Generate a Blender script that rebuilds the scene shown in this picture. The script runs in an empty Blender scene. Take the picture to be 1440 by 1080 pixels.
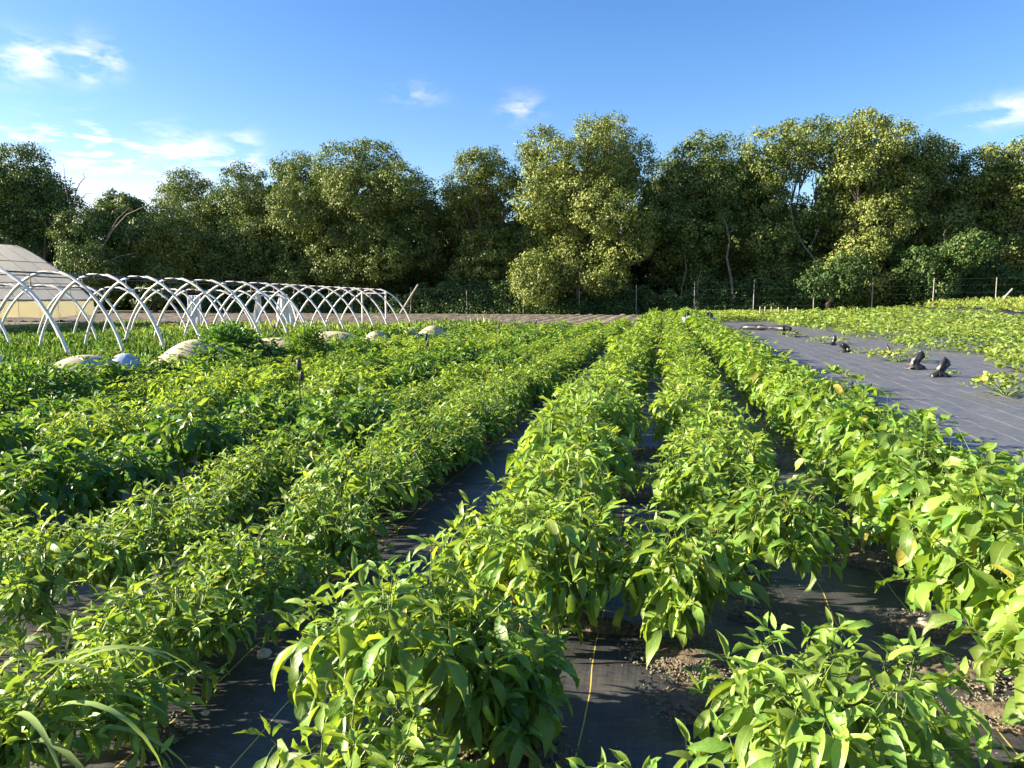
import bpy, math, random
import numpy as np
from mathutils import Vector, Matrix, noise
PI = math.pi
R = math.radians
random.seed(7)
rng = np.random.default_rng(11)
scene = bpy.context.scene
COL = scene.collection

# ------------------------------------------------------------------ camera
CAM_H = 1.6; F = 1040.0
YAW = math.atan(215*.9934/F); PITCH = math.atan(120/F)
cd = bpy.data.cameras.new('camera'); cam = bpy.data.objects.new('camera', cd); COL.objects.link(cam)
cd.sensor_width = 36; cd.lens = 36*F/1440; cd.clip_start = .05; cd.clip_end = 2000
cam.location = (0, 0, CAM_H); cam.rotation_euler = (PI/2-PITCH, 0, YAW)
scene.camera = cam
CM = cam.rotation_euler.to_matrix()

def terr(x, y):                                   # the field rises gently to the far right
    def ss(t): t = min(1, max(0, t)); return t*t*(3-2*t)
    return .95*ss((x-8)/26)*ss((y-16)/52)
def terr_np(x, y):
    def ss(t): t = np.clip(t, 0, 1); return t*t*(3-2*t)
    return .95*ss((x-8)/26)*ss((y-16)/52)
def ray(px, py):
    return CM @ Vector(((px-720)/F, -(py-540)/F, -1))
def ground(px, py, z=0.0):                        # place on level z seen at that direction
    d = ray(px, py); t = (z-CAM_H)/d.z
    return Vector((d.x*t, d.y*t, z))
def atdepth(px, py, zc):
    d = ray(px, py); return Vector((0, 0, CAM_H)) + d*zc
def onY(px, py, y):
    d = ray(px, py); return Vector((0, 0, CAM_H)) + d*(y/d.y)

# ------------------------------------------------------------------ materials
def newmat(name):
    m = bpy.data.materials.new(name); m.use_nodes = True
    nt = m.node_tree; nt.nodes.clear()
    out = nt.nodes.new('ShaderNodeOutputMaterial')
    return m, nt, out
def N(nt, t, **kw):
    n = nt.nodes.new(t)
    for k, v in kw.items():
        if k.startswith('i_'):
            key = k[2:]
            key = int(key) if key.isdigit() else key.replace('_', ' ')
            n.inputs[key].default_value = v
        else: setattr(n, k, v)
    return n
def L(nt, a, b): nt.links.new(a, b)
def ramp(nt, fac, stops):
    r = nt.nodes.new('ShaderNodeValToRGB'); el = r.color_ramp.elements
    while len(el) < len(stops): el.new(.5)
    for e, (p, c) in zip(el, stops):
        e.position = p; e.color = (*c, 1)
    L(nt, fac, r.inputs[0]); return r.outputs[0]
def mixc(nt, fac, a, b, mode='MIX'):
    m = nt.nodes.new('ShaderNodeMix'); m.data_type = 'RGBA'; m.blend_type = mode
    for s, v in ((m.inputs[0], fac), (m.inputs[6], a), (m.inputs[7], b)):
        if hasattr(v, 'is_linked'): L(nt, v, s)
        elif isinstance(v, tuple): s.default_value = (*v, 1)
        else: s.default_value = v
    return m.outputs[2]
def mth(nt, op, a, b=None, c=None):
    m = nt.nodes.new('ShaderNodeMath'); m.operation = op
    for s, v in zip(m.inputs, (a, b, c)):
        if v is None: continue
        if hasattr(v, 'is_linked'): L(nt, v, s)
        else: s.default_value = v
    return m.outputs[0]
def simple(name, color, rough=.6, var=.25, scale=8, metal=0, bump=.15, spec=.5):
    m, nt, out = newmat(name)
    b = N(nt, 'ShaderNodeBsdfPrincipled'); b.inputs['Roughness'].default_value = rough
    b.inputs['Metallic'].default_value = metal; b.inputs['Specular IOR Level'].default_value = spec
    tc = N(nt, 'ShaderNodeTexCoord'); no = N(nt, 'ShaderNodeTexNoise', i_Scale=float(scale), i_Detail=5.0)
    L(nt, tc.outputs['Object'], no.inputs['Vector'])
    dark = tuple(c*(1-var) for c in color); lite = tuple(min(1, c*(1+var)) for c in color)
    L(nt, ramp(nt, no.outputs[0], [(.3, dark), (.7, lite)]), b.inputs['Base Color'])
    if bump:
        bp = N(nt, 'ShaderNodeBump', i_Strength=bump, i_Distance=.02)
        L(nt, no.outputs[0], bp.inputs['Height']); L(nt, bp.outputs[0], b.inputs['Normal'])
    L(nt, b.outputs[0], out.inputs[0]); return m

def leafmat(name, c_light, c_dark, t_light, t_dark, trans=.42, rough=.42, spec=.5, veins=True):
    """leaf: 'lv' vertex attribute R = random per leaf, G = kind of green, B = yellowing."""
    m, nt, out = newmat(name)
    at = N(nt, 'ShaderNodeAttribute', attribute_name='lv')
    sep = N(nt, 'ShaderNodeSeparateColor'); L(nt, at.outputs['Color'], sep.inputs[0])
    base = mixc(nt, sep.outputs[1], c_light, c_dark)
    rnd = mth(nt, 'MULTIPLY_ADD', sep.outputs[0], .8, .58)
    hs = N(nt, 'ShaderNodeHueSaturation'); L(nt, base, hs.inputs['Color']); L(nt, rnd, hs.inputs['Value'])
    L(nt, mth(nt, 'MULTIPLY_ADD', sep.outputs[0], .03, .485), hs.inputs['Hue'])
    oi = N(nt, 'ShaderNodeObjectInfo'); h2 = N(nt, 'ShaderNodeHueSaturation'); L(nt, hs.outputs[0], h2.inputs['Color'])
    L(nt, mth(nt, 'MULTIPLY_ADD', oi.outputs['Random'], .35, .82), h2.inputs['Value']); L(nt, mth(nt, 'MULTIPLY_ADD', oi.outputs['Random'], -.022, .511), h2.inputs['Hue'])
    c = mixc(nt, sep.outputs[2], h2.outputs[0], (.42, .33, .07))
    t = mixc(nt, sep.outputs[1], t_light, t_dark)
    p = N(nt, 'ShaderNodeBsdfPrincipled', i_Roughness=rough); p.inputs['Specular IOR Level'].default_value = spec
    if veins:
        uv = N(nt, 'ShaderNodeUVMap'); sx = N(nt, 'ShaderNodeSeparateXYZ'); L(nt, uv.outputs[0], sx.inputs[0])
        au = mth(nt, 'ABSOLUTE', mth(nt, 'SUBTRACT', sx.outputs[0], .5))
        mid = mth(nt, 'LESS_THAN', au, .022)
        w = mth(nt, 'SINE', mth(nt, 'MULTIPLY', mth(nt, 'SUBTRACT', sx.outputs[1], mth(nt, 'MULTIPLY', au, .55)), 46.0))
        side = mth(nt, 'GREATER_THAN', w, .93)
        v = mth(nt, 'MINIMUM', mth(nt, 'ADD', mth(nt, 'MULTIPLY', mid, .5), mth(nt, 'MULTIPLY', side, .10)), 1.0)
        c = mixc(nt, v, c, (.30, .40, .12))
        bp = N(nt, 'ShaderNodeBump', i_Strength=.35, i_Distance=.004)
        no = N(nt, 'ShaderNodeTexNoise', i_Scale=60.0, i_Detail=2.0); tc = N(nt, 'ShaderNodeTexCoord')
        L(nt, tc.outputs['Object'], no.inputs['Vector'])
        L(nt, mth(nt, 'SUBTRACT', mth(nt, 'ADD', no.outputs[0], mth(nt, 'MULTIPLY', w, .06)), mid), bp.inputs['Height'])
        L(nt, bp.outputs[0], p.inputs['Normal'])
    if veins:
        sn = N(nt, 'ShaderNodeTexNoise', i_Scale=38.0, i_Detail=3.0); L(nt, tc.outputs['Object'], sn.inputs['Vector'])
        c = mixc(nt, ramp(nt, sn.outputs[0], [(.64, (0, 0, 0)), (.72, (.75, .75, .75))]), c, (.24, .19, .06))
    L(nt, c, p.inputs['Base Color'])
    tr = N(nt, 'ShaderNodeBsdfTranslucent'); L(nt, mixc(nt, sep.outputs[2], t, (.5, .4, .1)), tr.inputs[0])
    mx = N(nt, 'ShaderNodeMixShader'); mx.inputs[0].default_value = trans
    L(nt, p.outputs[0], mx.inputs[1]); L(nt, tr.outputs[0], mx.inputs[2]); L(nt, mx.outputs[0], out.inputs[0])
    return m

M = {}
M['leaf'] = leafmat('pepper_leaf', (.215, .335, .055), (.03, .105, .025), (.48, .62, .05), (.10, .28, .02), trans=.34, rough=.44, spec=.42)
M['vine'] = leafmat('vine_leaf', (.25, .33, .065), (.09, .19, .045), (.42, .52, .05), (.2, .35, .03), trans=.4, rough=.55)
M['grass'] = leafmat('grass_blade', (.26, .34, .12), (.06, .14, .03), (.36, .46, .05), (.12, .26, .02), trans=.35, rough=.75, spec=.15, veins=False)
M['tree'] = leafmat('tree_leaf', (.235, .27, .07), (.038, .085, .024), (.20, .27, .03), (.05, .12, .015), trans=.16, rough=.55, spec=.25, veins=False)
M['stem'] = simple('green_stem', (.13, .19, .05), .5, .3, 30)
M['fruit'] = simple('pepper_skin', (.36, .46, .06), .25, .12, 12, bump=.05)
M['bark'] = simple('bark', (.10, .085, .068), .9, .45, 1.5, bump=.6)
M['deadwood'] = simple('dead_wood', (.12, .105, .088), .85, .35, 2.5, bump=.4)
M['pipe'] = simple('white_pipe', (.70, .65, .62), .4, .22, 6, bump=.05)
M['darkpipe'] = simple('dark_pipe', (.07, .08, .09), .5, .3, 3)
M['greypost'] = simple('weathered_post', (.27, .255, .23), .85, .3, 4)
M['wire'] = simple('wire', (.12, .12, .12), .5, .2, 4)
M['blackplastic'] = simple('black_plastic', (.016, .016, .018), .42, .4, 9, bump=.5, spec=.5)
M['sprblack'] = simple('black_moulded', (.02, .02, .022), .45, .3, 20)
M['cover'] = simple('row_cover', (.47, .39, .27), .8, .06, 5, bump=.1)
M['coverblue'] = simple('film_cover', (.40, .46, .58), .45, .06, 5, bump=.1)
M['stone'] = simple('stone', (.42, .38, .30), .85, .25, 30, bump=.5)
M['blueplastic'] = simple('pale_blue_plastic', (.30, .40, .58), .4, .1, 5)
M['wood'] = simple('board', (.34, .28, .20), .8, .3, 4)

def translucent_sheet(name, color, tcolor, trans):
    m, nt, out = newmat(name)
    p = N(nt, 'ShaderNodeBsdfPrincipled', i_Roughness=.35)
    tc = N(nt, 'ShaderNodeTexCoord'); mp = N(nt, 'ShaderNodeMapping'); mp.inputs['Scale'].default_value = (.9, .9, 2.2)
    no = N(nt, 'ShaderNodeTexNoise', i_Scale=1.3, i_Detail=6.0, i_Distortion=.8)
    L(nt, tc.outputs['Object'], mp.inputs[0]); L(nt, mp.outputs[0], no.inputs['Vector'])
    c = ramp(nt, no.outputs[0], [(.3, tuple(k*.8 for k in color)), (.7, color)])
    L(nt, c, p.inputs['Base Color'])
    bp = N(nt, 'ShaderNodeBump', i_Strength=.5, i_Distance=.12); L(nt, no.outputs[0], bp.inputs['Height']); L(nt, bp.outputs[0], p.inputs['Normal'])
    tr = N(nt, 'ShaderNodeBsdfTranslucent'); tr.inputs[0].default_value = (*tcolor, 1)
    mx = N(nt, 'ShaderNodeMixShader'); mx.inputs[0].default_value = trans
    L(nt, p.outputs[0], mx.inputs[1]); L(nt, tr.outputs[0], mx.inputs[2]); L(nt, mx.outputs[0], out.inputs[0]); return m
M['film'] = translucent_sheet('greenhouse_film', (.90, .89, .90), (1, .98, 1), .75)
M['curtain'] = translucent_sheet('side_curtain', (.85, .74, .42), (1, .88, .5), .7)
M['drape'] = translucent_sheet('clear_sheet', (.75, .76, .78), (.7, .7, .7), .4)

def fabric_mat():
    m, nt, out = newmat('woven_fabric')
    p = N(nt, 'ShaderNodeBsdfPrincipled'); tc = N(nt, 'ShaderNodeTexCoord')
    sx = N(nt, 'ShaderNodeSeparateXYZ'); L(nt, tc.outputs['Object'], sx.inputs[0])
    wob = N(nt, 'ShaderNodeTexNoise', i_Scale=1.1, i_Detail=2.0); L(nt, tc.outputs['Object'], wob.inputs['Vector'])
    xw = mth(nt, 'ADD', sx.outputs[0], mth(nt, 'MULTIPLY', mth(nt, 'SUBTRACT', wob.outputs[0], .5), .07))
    fr = mth(nt, 'FRACT', mth(nt, 'DIVIDE', mth(nt, 'ADD', xw, 50*.385+.08), .385))
    line = mth(nt, 'LESS_THAN', mth(nt, 'ABSOLUTE', mth(nt, 'SUBTRACT', fr, .5)), mth(nt, 'MULTIPLY_ADD', mth(nt, 'GREATER_THAN', sx.outputs[0], 2.1), .010, .0065))
    # weave streaks along the roll
    mp = N(nt, 'ShaderNodeMapping'); mp.inputs['Scale'].default_value = (90, 2.2, 1); L(nt, tc.outputs['Object'], mp.inputs[0])
    st = N(nt, 'ShaderNodeTexNoise', i_Scale=1.0, i_Detail=4.0); L(nt, mp.outputs[0], st.inputs['Vector'])
    mp2 = N(nt, 'ShaderNodeMapping'); mp2.inputs['Scale'].default_value = (6, 120, 1); L(nt, tc.outputs['Object'], mp2.inputs[0])
    st2 = N(nt, 'ShaderNodeTexNoise', i_Scale=1.0, i_Detail=3.0); L(nt, mp2.outputs[0], st2.inputs['Vector'])
    dust = N(nt, 'ShaderNodeTexNoise', i_Scale=2.3, i_Detail=8.0, i_Roughness=.7); L(nt, tc.outputs['Object'], dust.inputs['Vector'])
    w = mth(nt, 'MULTIPLY', mth(nt, 'ADD', st.outputs[0], st2.outputs[0]), .5)
    base = ramp(nt, w, [(.35, (.022, .023, .027)), (.65, (.060, .061, .068))])
    base = mixc(nt, ramp(nt, dust.outputs[0], [(.52, (0, 0, 0)), (.78, (.5, .5, .5))]), base, (.15, .13, .10))
    # pale straw and grit stuck on the cloth
    sp = N(nt, 'ShaderNodeTexVoronoi', i_Scale=34.0); L(nt, tc.outputs['Object'], sp.inputs['Vector'])
    spn = N(nt, 'ShaderNodeTexNoise', i_Scale=1.4, i_Detail=3.0); L(nt, tc.outputs['Object'], spn.inputs['Vector'])
    thr = mth(nt, 'MULTIPLY', mth(nt, 'SUBTRACT', spn.outputs[0], .40), .42)
    spk = mth(nt, 'LESS_THAN', sp.outputs['Distance'], thr)
    base = mixc(nt, mth(nt, 'MULTIPLY', spk, .6), base, (.30, .26, .20))
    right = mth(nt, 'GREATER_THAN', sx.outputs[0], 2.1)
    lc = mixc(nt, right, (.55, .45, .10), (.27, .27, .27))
    brk = mth(nt, 'GREATER_THAN', dust.outputs[0], .36)
    base = mixc(nt, mth(nt, 'MULTIPLY', line, brk), base, lc)
    base = mixc(nt, mth(nt, 'MULTIPLY', right, .5), base, (.165, .17, .185))  # grazing sky sheen painted into the base colour of the right-hand fabric
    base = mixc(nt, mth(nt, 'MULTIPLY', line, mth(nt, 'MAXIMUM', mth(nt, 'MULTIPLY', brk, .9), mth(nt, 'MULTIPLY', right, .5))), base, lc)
    L(nt, base, p.inputs['Base Color'])
    p.inputs['Roughness'].default_value = .5; p.inputs['Specular IOR Level'].default_value = .55
    bn = N(nt, 'ShaderNodeTexNoise', i_Scale=1.6, i_Detail=4.0); 
    mp3 = N(nt, 'ShaderNodeMapping'); mp3.inputs['Scale'].default_value = (1.0, 1.9, 1); L(nt, tc.outputs['Object'], mp3.inputs[0]); L(nt, mp3.outputs[0], bn.inputs['Vector'])
    b1 = N(nt, 'ShaderNodeBump', i_Strength=.7, i_Distance=.09); L(nt, bn.outputs[0], b1.inputs['Height'])
    b2 = N(nt, 'ShaderNodeBump', i_Strength=.5, i_Distance=.003); L(nt, w, b2.inputs['Height']); L(nt, b1.outputs[0], b2.inputs['Normal'])
    L(nt, b2.outputs[0], p.inputs['Normal']); L(nt, p.outputs[0], out.inputs[0]); return m
M['fabric'] = fabric_mat()

def soil_mat(name, a, b, sc=14.0, furrow=False):
    m, nt, out = newmat(name)
    p = N(nt, 'ShaderNodeBsdfPrincipled', i_Roughness=.95); tc = N(nt, 'ShaderNodeTexCoord')
    no = N(nt, 'ShaderNodeTexNoise', i_Scale=sc, i_Detail=9.0, i_Roughness=.72); L(nt, tc.outputs['Object'], no.inputs['Vector'])
    big = N(nt, 'ShaderNodeTexNoise', i_Scale=.35, i_Detail=4.0); L(nt, tc.outputs['Object'], big.inputs['Vector'])
    f = mth(nt, 'ADD', mth(nt, 'MULTIPLY', no.outputs[0], .7), mth(nt, 'MULTIPLY', big.outputs[0], .3))
    L(nt, ramp(nt, f, [(.38, a), (.62, b)]), p.inputs['Base Color'])
    bp = N(nt, 'ShaderNodeBump', i_Strength=1.0, i_Distance=.05); L(nt, no.outputs[0], bp.inputs['Height']); L(nt, bp.outputs[0], p.inputs['Normal'])
    L(nt, p.outputs[0], out.inputs[0]); return m
M['soil'] = soil_mat('garden_soil', (.10, .075, .05), (.34, .27, .19), 40.0)
M['crumb'] = soil_mat('pale_crumbs', (.20, .17, .13), (.52, .46, .36), 60.0)
M['tilled'] = soil_mat('tilled_soil', (.085, .065, .047), (.25, .20, .145), 3.0)
M['ground'] = soil_mat('field_ground', (.06, .075, .03), (.13, .12, .06), 3.0)

# ------------------------------------------------------------------ mesh helpers
def mk(name, V, faces, mats, uv=None, lv=None, smooth=False, fmat=None):
    """V (n,3); faces = list of int arrays (m,k). uv / lv are per vertex."""
    me = bpy.data.meshes.new(name)
    V = np.asarray(V, dtype=np.float32)
    me.vertices.add(len(V)); me.vertices.foreach_set('co', V.ravel())
    faces = [np.asarray(f, dtype=np.int32) for f in faces if len(f)]
    idx = np.concatenate([f.ravel() for f in faces]); tot = np.concatenate([np.full(len(f), f.shape[1], np.int32) for f in faces])
    st = np.concatenate([[0], np.cumsum(tot)[:-1]]).astype(np.int32)
    me.loops.add(len(idx)); me.loops.foreach_set('vertex_index', idx)
    me.polygons.add(len(tot)); me.polygons.foreach_set('loop_start', st); me.polygons.foreach_set('loop_total', tot)
    if smooth: me.polygons.foreach_set('use_smooth', np.ones(len(tot), bool))
    if not isinstance(mats, (list, tuple)): mats = [mats]
    for mm in mats: me.materials.append(mm)
    if fmat is not None: me.polygons.foreach_set('material_index', np.asarray(fmat, np.int32))
    me.update(calc_edges=True)
    if uv is not None:
        l = me.uv_layers.new(name='UVMap'); l.data.foreach_set('uv', np.asarray(uv, np.float32)[idx].ravel())
    if lv is not None:
        a = me.attributes.new('lv', 'FLOAT_COLOR', 'POINT')
        a.data.foreach_set('color', np.concatenate([lv, np.ones((len(lv), 1))], 1).astype(np.float32).ravel())
    return me
def link(name, me, parent=None, loc=None):
    o = bpy.data.objects.new(name, me); COL.objects.link(o)
    if parent is not None: o.parent = parent
    if loc is not None: o.location = loc
    return o
def empty(name, loc=(0, 0, 0), rz=0):
    o = bpy.data.objects.new(name, None); COL.objects.link(o); o.location = loc; o.rotation_euler = (0, 0, rz)
    o.empty_display_size = .2; return o
def tag(o, label=None, cat=None, group=None, kind=None):
    for k, v in (('label', label), ('category', cat), ('group', group), ('kind', kind)):
        if v: o[k] = v
    return o

def nrm(a): return a/np.maximum(1e-9, np.linalg.norm(a, axis=-1, keepdims=True))
PROF = {'lance': [0, .58, .95, 1.0, .80, .42, 0], 'broad': [.05, .72, 1.0, .98, .76, .38, 0], 'blade': [.8, .9, 1, .95, .8, .5, 0], 'round': [.2, .8, 1.05, 1.05, .9, .6, 0]}
def leaves_hi(O, D, U, Ln, W, curl, fold, lv, prof='lance'):
    """curved, folded leaf: 3 columns x 5 rows."""
    n = len(O); D = nrm(D); S = nrm(np.cross(D, U)); U = nrm(np.cross(S, D))
    bend = rng.normal(0, .12, n)*Ln; rows = 7; pts = []; uvs = []
    p = O.copy(); pr = PROF[prof]
    for i in range(rows):
        v = i/(rows-1)
        if i:
            th = curl*(v-.5/(rows-1))
            p = p + (D*np.cos(th)[:, None] - U*np.sin(th)[:, None])*(Ln/(rows-1))[:, None]
        th = curl*v; up = U*np.cos(th)[:, None] + D*np.sin(th)[:, None]
        hw = (W*.5*pr[i])[:, None]
        rip = (rng.normal(0, .11, n)*W)[:, None]*up if 0 < i < rows-1 else 0
        for s in (-1, 0, 1):
            pts.append(p + S*hw*s*np.cos(fold)[:, None] + up*hw*abs(s)*np.sin(fold)[:, None] + (rip*s if s else 0) + (S*(bend*v*v)[:, None]))
            uvs.append((.5+.5*s*max(pr[i], .05), v))
    V = np.stack(pts, 1).reshape(-1, 3); UV = np.tile(np.array(uvs), (n, 1))
    q = []
    for i in range(rows-1):
        for c in range(2):
            a = i*3+c; q.append((a, a+1, a+4, a+3))
    q = np.array(q); Fq = (q[None] + (np.arange(n)*rows*3)[:, None, None]).reshape(-1, 4)
    return V, Fq, UV, np.repeat(lv, rows*3, 0)
def leaves_lo(O, D, U, Ln, W, curl, fold, lv):
    n = len(O); D = nrm(D); S = nrm(np.cross(D, U)); U = nrm(np.cross(S, D))
    tip = O + (D*np.cos(curl*.6)[:, None] - U*np.sin(curl*.6)[:, None])*Ln[:, None]
    mid = O + (D - U*np.sin(curl*.25)[:, None])*(Ln*.48)[:, None]
    w = (W*.5)[:, None]
    up = U*np.sin(fold)[:, None]; sd = S*np.cos(fold)[:, None]
    V = np.stack([O, mid-sd*w+up*w, tip, mid+sd*w+up*w], 1).reshape(-1, 3)
    UV = np.tile(np.array([(.5, 0), (0, .5), (.5, 1), (1, .5)]), (n, 1))
    t = np.array([(0, 2, 1), (0, 3, 2)]); Ft = (t[None] + (np.arange(n)*4)[:, None, None]).reshape(-1, 3)
    return V, Ft, UV, np.repeat(lv, 4, 0)

class Tubes:
    def __init__(s): s.V = []; s.F = []; s.n = 0
    def add(s, pts, rad, k=5, cap=True):
        pts = np.asarray(pts, float); m = len(pts)
        rad = np.full(m, rad) if np.isscalar(rad) else np.asarray(rad, float)
        t = nrm(np.gradient(pts, axis=0)); ref = np.array([0, 0, 1.0]) if abs(t[0][2]) < .9 else np.array([1.0, 0, 0])
        a = nrm(np.cross(t, ref)); b = np.cross(t, a)
        ang = np.arange(k)*2*PI/k
        ring = pts[:, None] + rad[:, None, None]*(np.cos(ang)[None, :, None]*a[:, None]+np.sin(ang)[None, :, None]*b[:, None])
        s.V.append(ring.reshape(-1, 3))
        i = np.arange(m-1)[:, None]*k; j = np.arange(k)[None]; j2 = (j+1) % k
        f = np.stack([i+j, i+j2, i+k+j2, i+k+j], -1).reshape(-1, 4)+s.n
        s.F.append(f)
        if cap and k == 4:
            s.F.append(np.array([[s.n, s.n+1, s.n+2, s.n+3], [s.n+(m-1)*k+q for q in (3, 2, 1, 0)]]))
        s.n += m*k; return s
    def mesh(s, name, mat, smooth=True):
        return mk(name, np.concatenate(s.V), [np.concatenate(s.F)], mat, smooth=smooth)
def box_mesh(name, boxes, mat):
    V = []; Fq = []; n = 0
    for (x0, x1, y0, y1, z0, z1) in boxes:
        V += [(x, y, z) for z in (z0, z1) for x, y in ((x0, y0), (x1, y0), (x1, y1), (x0, y1))]
        Fq += [tuple(n+i for i in f) for f in ((3, 2, 1, 0), (4, 5, 6, 7), (0, 1, 5, 4), (1, 2, 6, 5), (2, 3, 7, 6), (3, 0, 4, 7))]
        n += 8
    return mk(name, np.array(V), [np.array(Fq)], mat)

def fbm(x, y, s=1.0, seed=0.0, o=4):
    return noise.fractal((x*s+seed, y*s-seed, seed), 1.0, 2.0, o, noise_basis='PERLIN_ORIGINAL')

# ------------------------------------------------------------------ ground sheets
def sheet(name, xs, ys, mat, dz=0.0, amp=0.0, freq=1.0, furrow=None, keep=None):
    X, Y = np.meshgrid(xs, ys); Z = terr_np(X, Y)+dz
    if amp:
        Z = Z + amp*np.array([fbm(a, b, freq, 3.1, 3) for a, b in zip(X.ravel(), Y.ravel())]).reshape(X.shape)
    if furrow is not None: Z = Z + furrow(X, Y)
    nx = len(xs); ny = len(ys); i = np.arange(ny-1)[:, None]*nx; j = np.arange(nx-1)[None]
    f = np.stack([i+j, i+j+1, i+nx+j+1, i+nx+j], -1).reshape(-1, 4)
    if keep is not None:
        cx = X.ravel()[f].mean(1); cy = Y.ravel()[f].mean(1); f = f[keep(cx, cy)]
    me = mk(name, np.stack([X.ravel(), Y.ravel(), Z.ravel()], 1), [f], mat, smooth=True)
    return link(name, me)
xs = np.unique(np.concatenate([np.linspace(-900, -60, 15), np.linspace(-60, 60, 61), np.linspace(60, 900, 15)]))
ys = np.unique(np.concatenate([np.linspace(-300, 0, 8), np.linspace(0, 100, 51), np.linspace(100, 1200, 20)]))
tag(sheet('ground', xs, ys, M['ground'], -.09), kind='structure')
g = [.4]
while g[-1] < 66: g.append(g[-1]+max(.035, g[-1]*.0135))
fy = np.array(g)
def fk(cx, cy): return (cx > -8.9) & (cx < 24) & ~((cx < -.2) & (cy > 40+cx*1.6))
fx = np.unique(np.concatenate([np.arange(-9, -2.6, .16), np.arange(-2.6, 2.6, .045), np.arange(2.6, 24, .22)]))
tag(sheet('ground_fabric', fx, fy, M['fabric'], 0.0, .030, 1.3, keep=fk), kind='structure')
def fur(X, Y): return .07*np.sin(X*2*PI/1.1+.4*np.sin(Y*.3))
tag(sheet('tilled_soil', np.arange(-62, 2.5, .25), np.arange(25, 77, 1.0), M['tilled'], -.05, .10, .9, fur,
          keep=lambda cx, cy: (cy > 37+cx*.9) & (cx < 1.5) & (cy > 25+0*cx) & ((cx > -17.5) | (cy > 46))), kind='structure')

# ------------------------------------------------------------------ pepper plants
KIND = {  # height, radius, tips, leaves per tip, leaf length, width, profile, green kind mean
    'lance': dict(H=.63, R=.33, tips=46, per=9, L=.152, W=.048, prof='lance', g=.22, droop=1.1),
    'small': dict(H=.49, R=.40, tips=80, per=10, L=.106, W=.034, prof='lance', g=.34, droop=.8),
    'broad': dict(H=.82, R=.31, tips=46, per=8, L=.158, W=.072, prof='broad', g=.38, droop=1.2),
    'dark': dict(H=.58, R=.42, tips=46, per=8, L=.140, W=.066, prof='broad', g=.72, droop=1.15),
}
def plant_arrays(kind, H=None, Rr=None, dens=1.0, hi=True, lscale=1.0, seed=None, stems=True):
    k = KIND[kind]; H = H or k['H']; Rr = Rr or k['R']
    nt_ = max(6, int(k['tips']*dens)); O = []; D = []; U = []; Ln = []; W = []; cu = []; lv = []
    T = Tubes(); fork = np.array([0, 0, H*.22])
    T.add([(0, 0, -.04), (.004, 0, H*.12), tuple(fork)], [.009, .008, .007], 5)
    npri = 4; ph0 = rng.random()*6.28
    prim = []
    for q in range(npri):
        ph = ph0+q*2*PI/npri+rng.normal(0, .25)
        e = fork+np.array([math.cos(ph)*Rr*.33, math.sin(ph)*Rr*.33, H*.24]); prim.append((ph, e))
        T.add([fork, (fork+e)/2+[0, 0, -.01], e], [.006, .005, .0045], 4)
    for i in range(nt_):
        ph = rng.random()*2*PI
        if i % 3 == 0:                            # low skirt
            rho = rng.uniform(.72, 1.05); z = H*rng.uniform(.20, .58)
        else:
            rho = math.sqrt(rng.random())*.92; z = H*(.42+.56*math.sqrt(max(0, 1-rho**2)))*rng.uniform(.86, 1.06)
        rr = Rr*rho*rng.uniform(.88, 1.14)
        tip = np.array([math.cos(ph)*rr, math.sin(ph)*rr, z])
        pq = min(prim, key=lambda a: abs(math.remainder(a[0]-ph, 2*PI)))[1]
        ctl = (pq+tip)/2+np.array([0, 0, .05*H])
        tt = np.linspace(0, 1, 6)[:, None]
        c = (1-tt)**2*pq+2*tt*(1-tt)*ctl+tt**2*tip
        if stems: T.add(c[::1 if hi else 2], np.linspace(.0042, .0018, len(c[::1 if hi else 2])), 4 if hi else 3)
        per = k['per']; az = rng.random()*6.28
        for j in range(per):
            young = j < 3
            s = 1.0 if young else 1-.13*(j-2)*rng.uniform(.7, 1.2)
            s = max(.15, s); c0 = (1-s)**2*pq+2*s*(1-s)*ctl+s*s*tip
            az += 2.4+rng.normal(0, .3)
            outw = np.array([math.cos(ph), math.sin(ph), 0])*(.55 if not young else .2)
            d = np.array([math.cos(az), math.sin(az), 0])+outw
            d /= max(.2, np.linalg.norm(d))
            el = rng.uniform(.3, 1.0) if young else rng.normal(-.28-.25*(rho > .7), .34)
            d = d*math.cos(el)+np.array([0, 0, math.sin(el)])
            sz = (rng.uniform(.4, .72) if young else rng.uniform(.75, 1.2))
            pet = .16*k['L']*(1.6 if not young else .5)
            o = c0+d*pet
            if hi and not young: T.add([c0, c0+d*pet*.5+[0, 0, .004], o], .0011, 3)
            O.append(o); D.append(d); U.append(np.array([0, 0, 1.0])+rng.normal(0, .30, 3))
            Ln.append(k['L']*sz*lscale); W.append(k['W']*sz*rng.uniform(.85, 1.15)*lscale)
            cu.append(rng.uniform(.3, .7) if young else k['droop']*rng.uniform(.5, 1.35))
            gg = k['g']+rng.normal(0, .19)-(.12 if young else 0)
            lv.append((rng.random(), min(1, max(0, gg)), .75 if rng.random() < .008 else 0))
    O = np.array(O); D = np.array(D); U = np.array(U)
    bad = np.abs((nrm(D)*nrm(U)).sum(1)) > .93; U[bad] += [.6, .3, 0]
    Ln = np.array(Ln); W = np.array(W); cu = np.array(cu); lv = np.array(lv); fo = rng.uniform(.15, .75, len(O))
    if hi: out = leaves_hi(O, D, U, Ln, W, cu, fo, lv, k['prof'])
    else: out = leaves_lo(O, D, U, Ln, W, cu, fo, lv)
    # keep leaves off the cloth
    out[0][:, 2] = np.maximum(out[0][:, 2], .012+.02*rng.random(len(out[0])))
    return out, T
def plant_meshes(kind, **kw):
    (V, Fa, UV, lv), T = plant_arrays(kind, **kw)
    return mk('foliage', V, [Fa], M['leaf'], UV, lv, smooth=True), T.mesh('stem', M['stem'])
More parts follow.
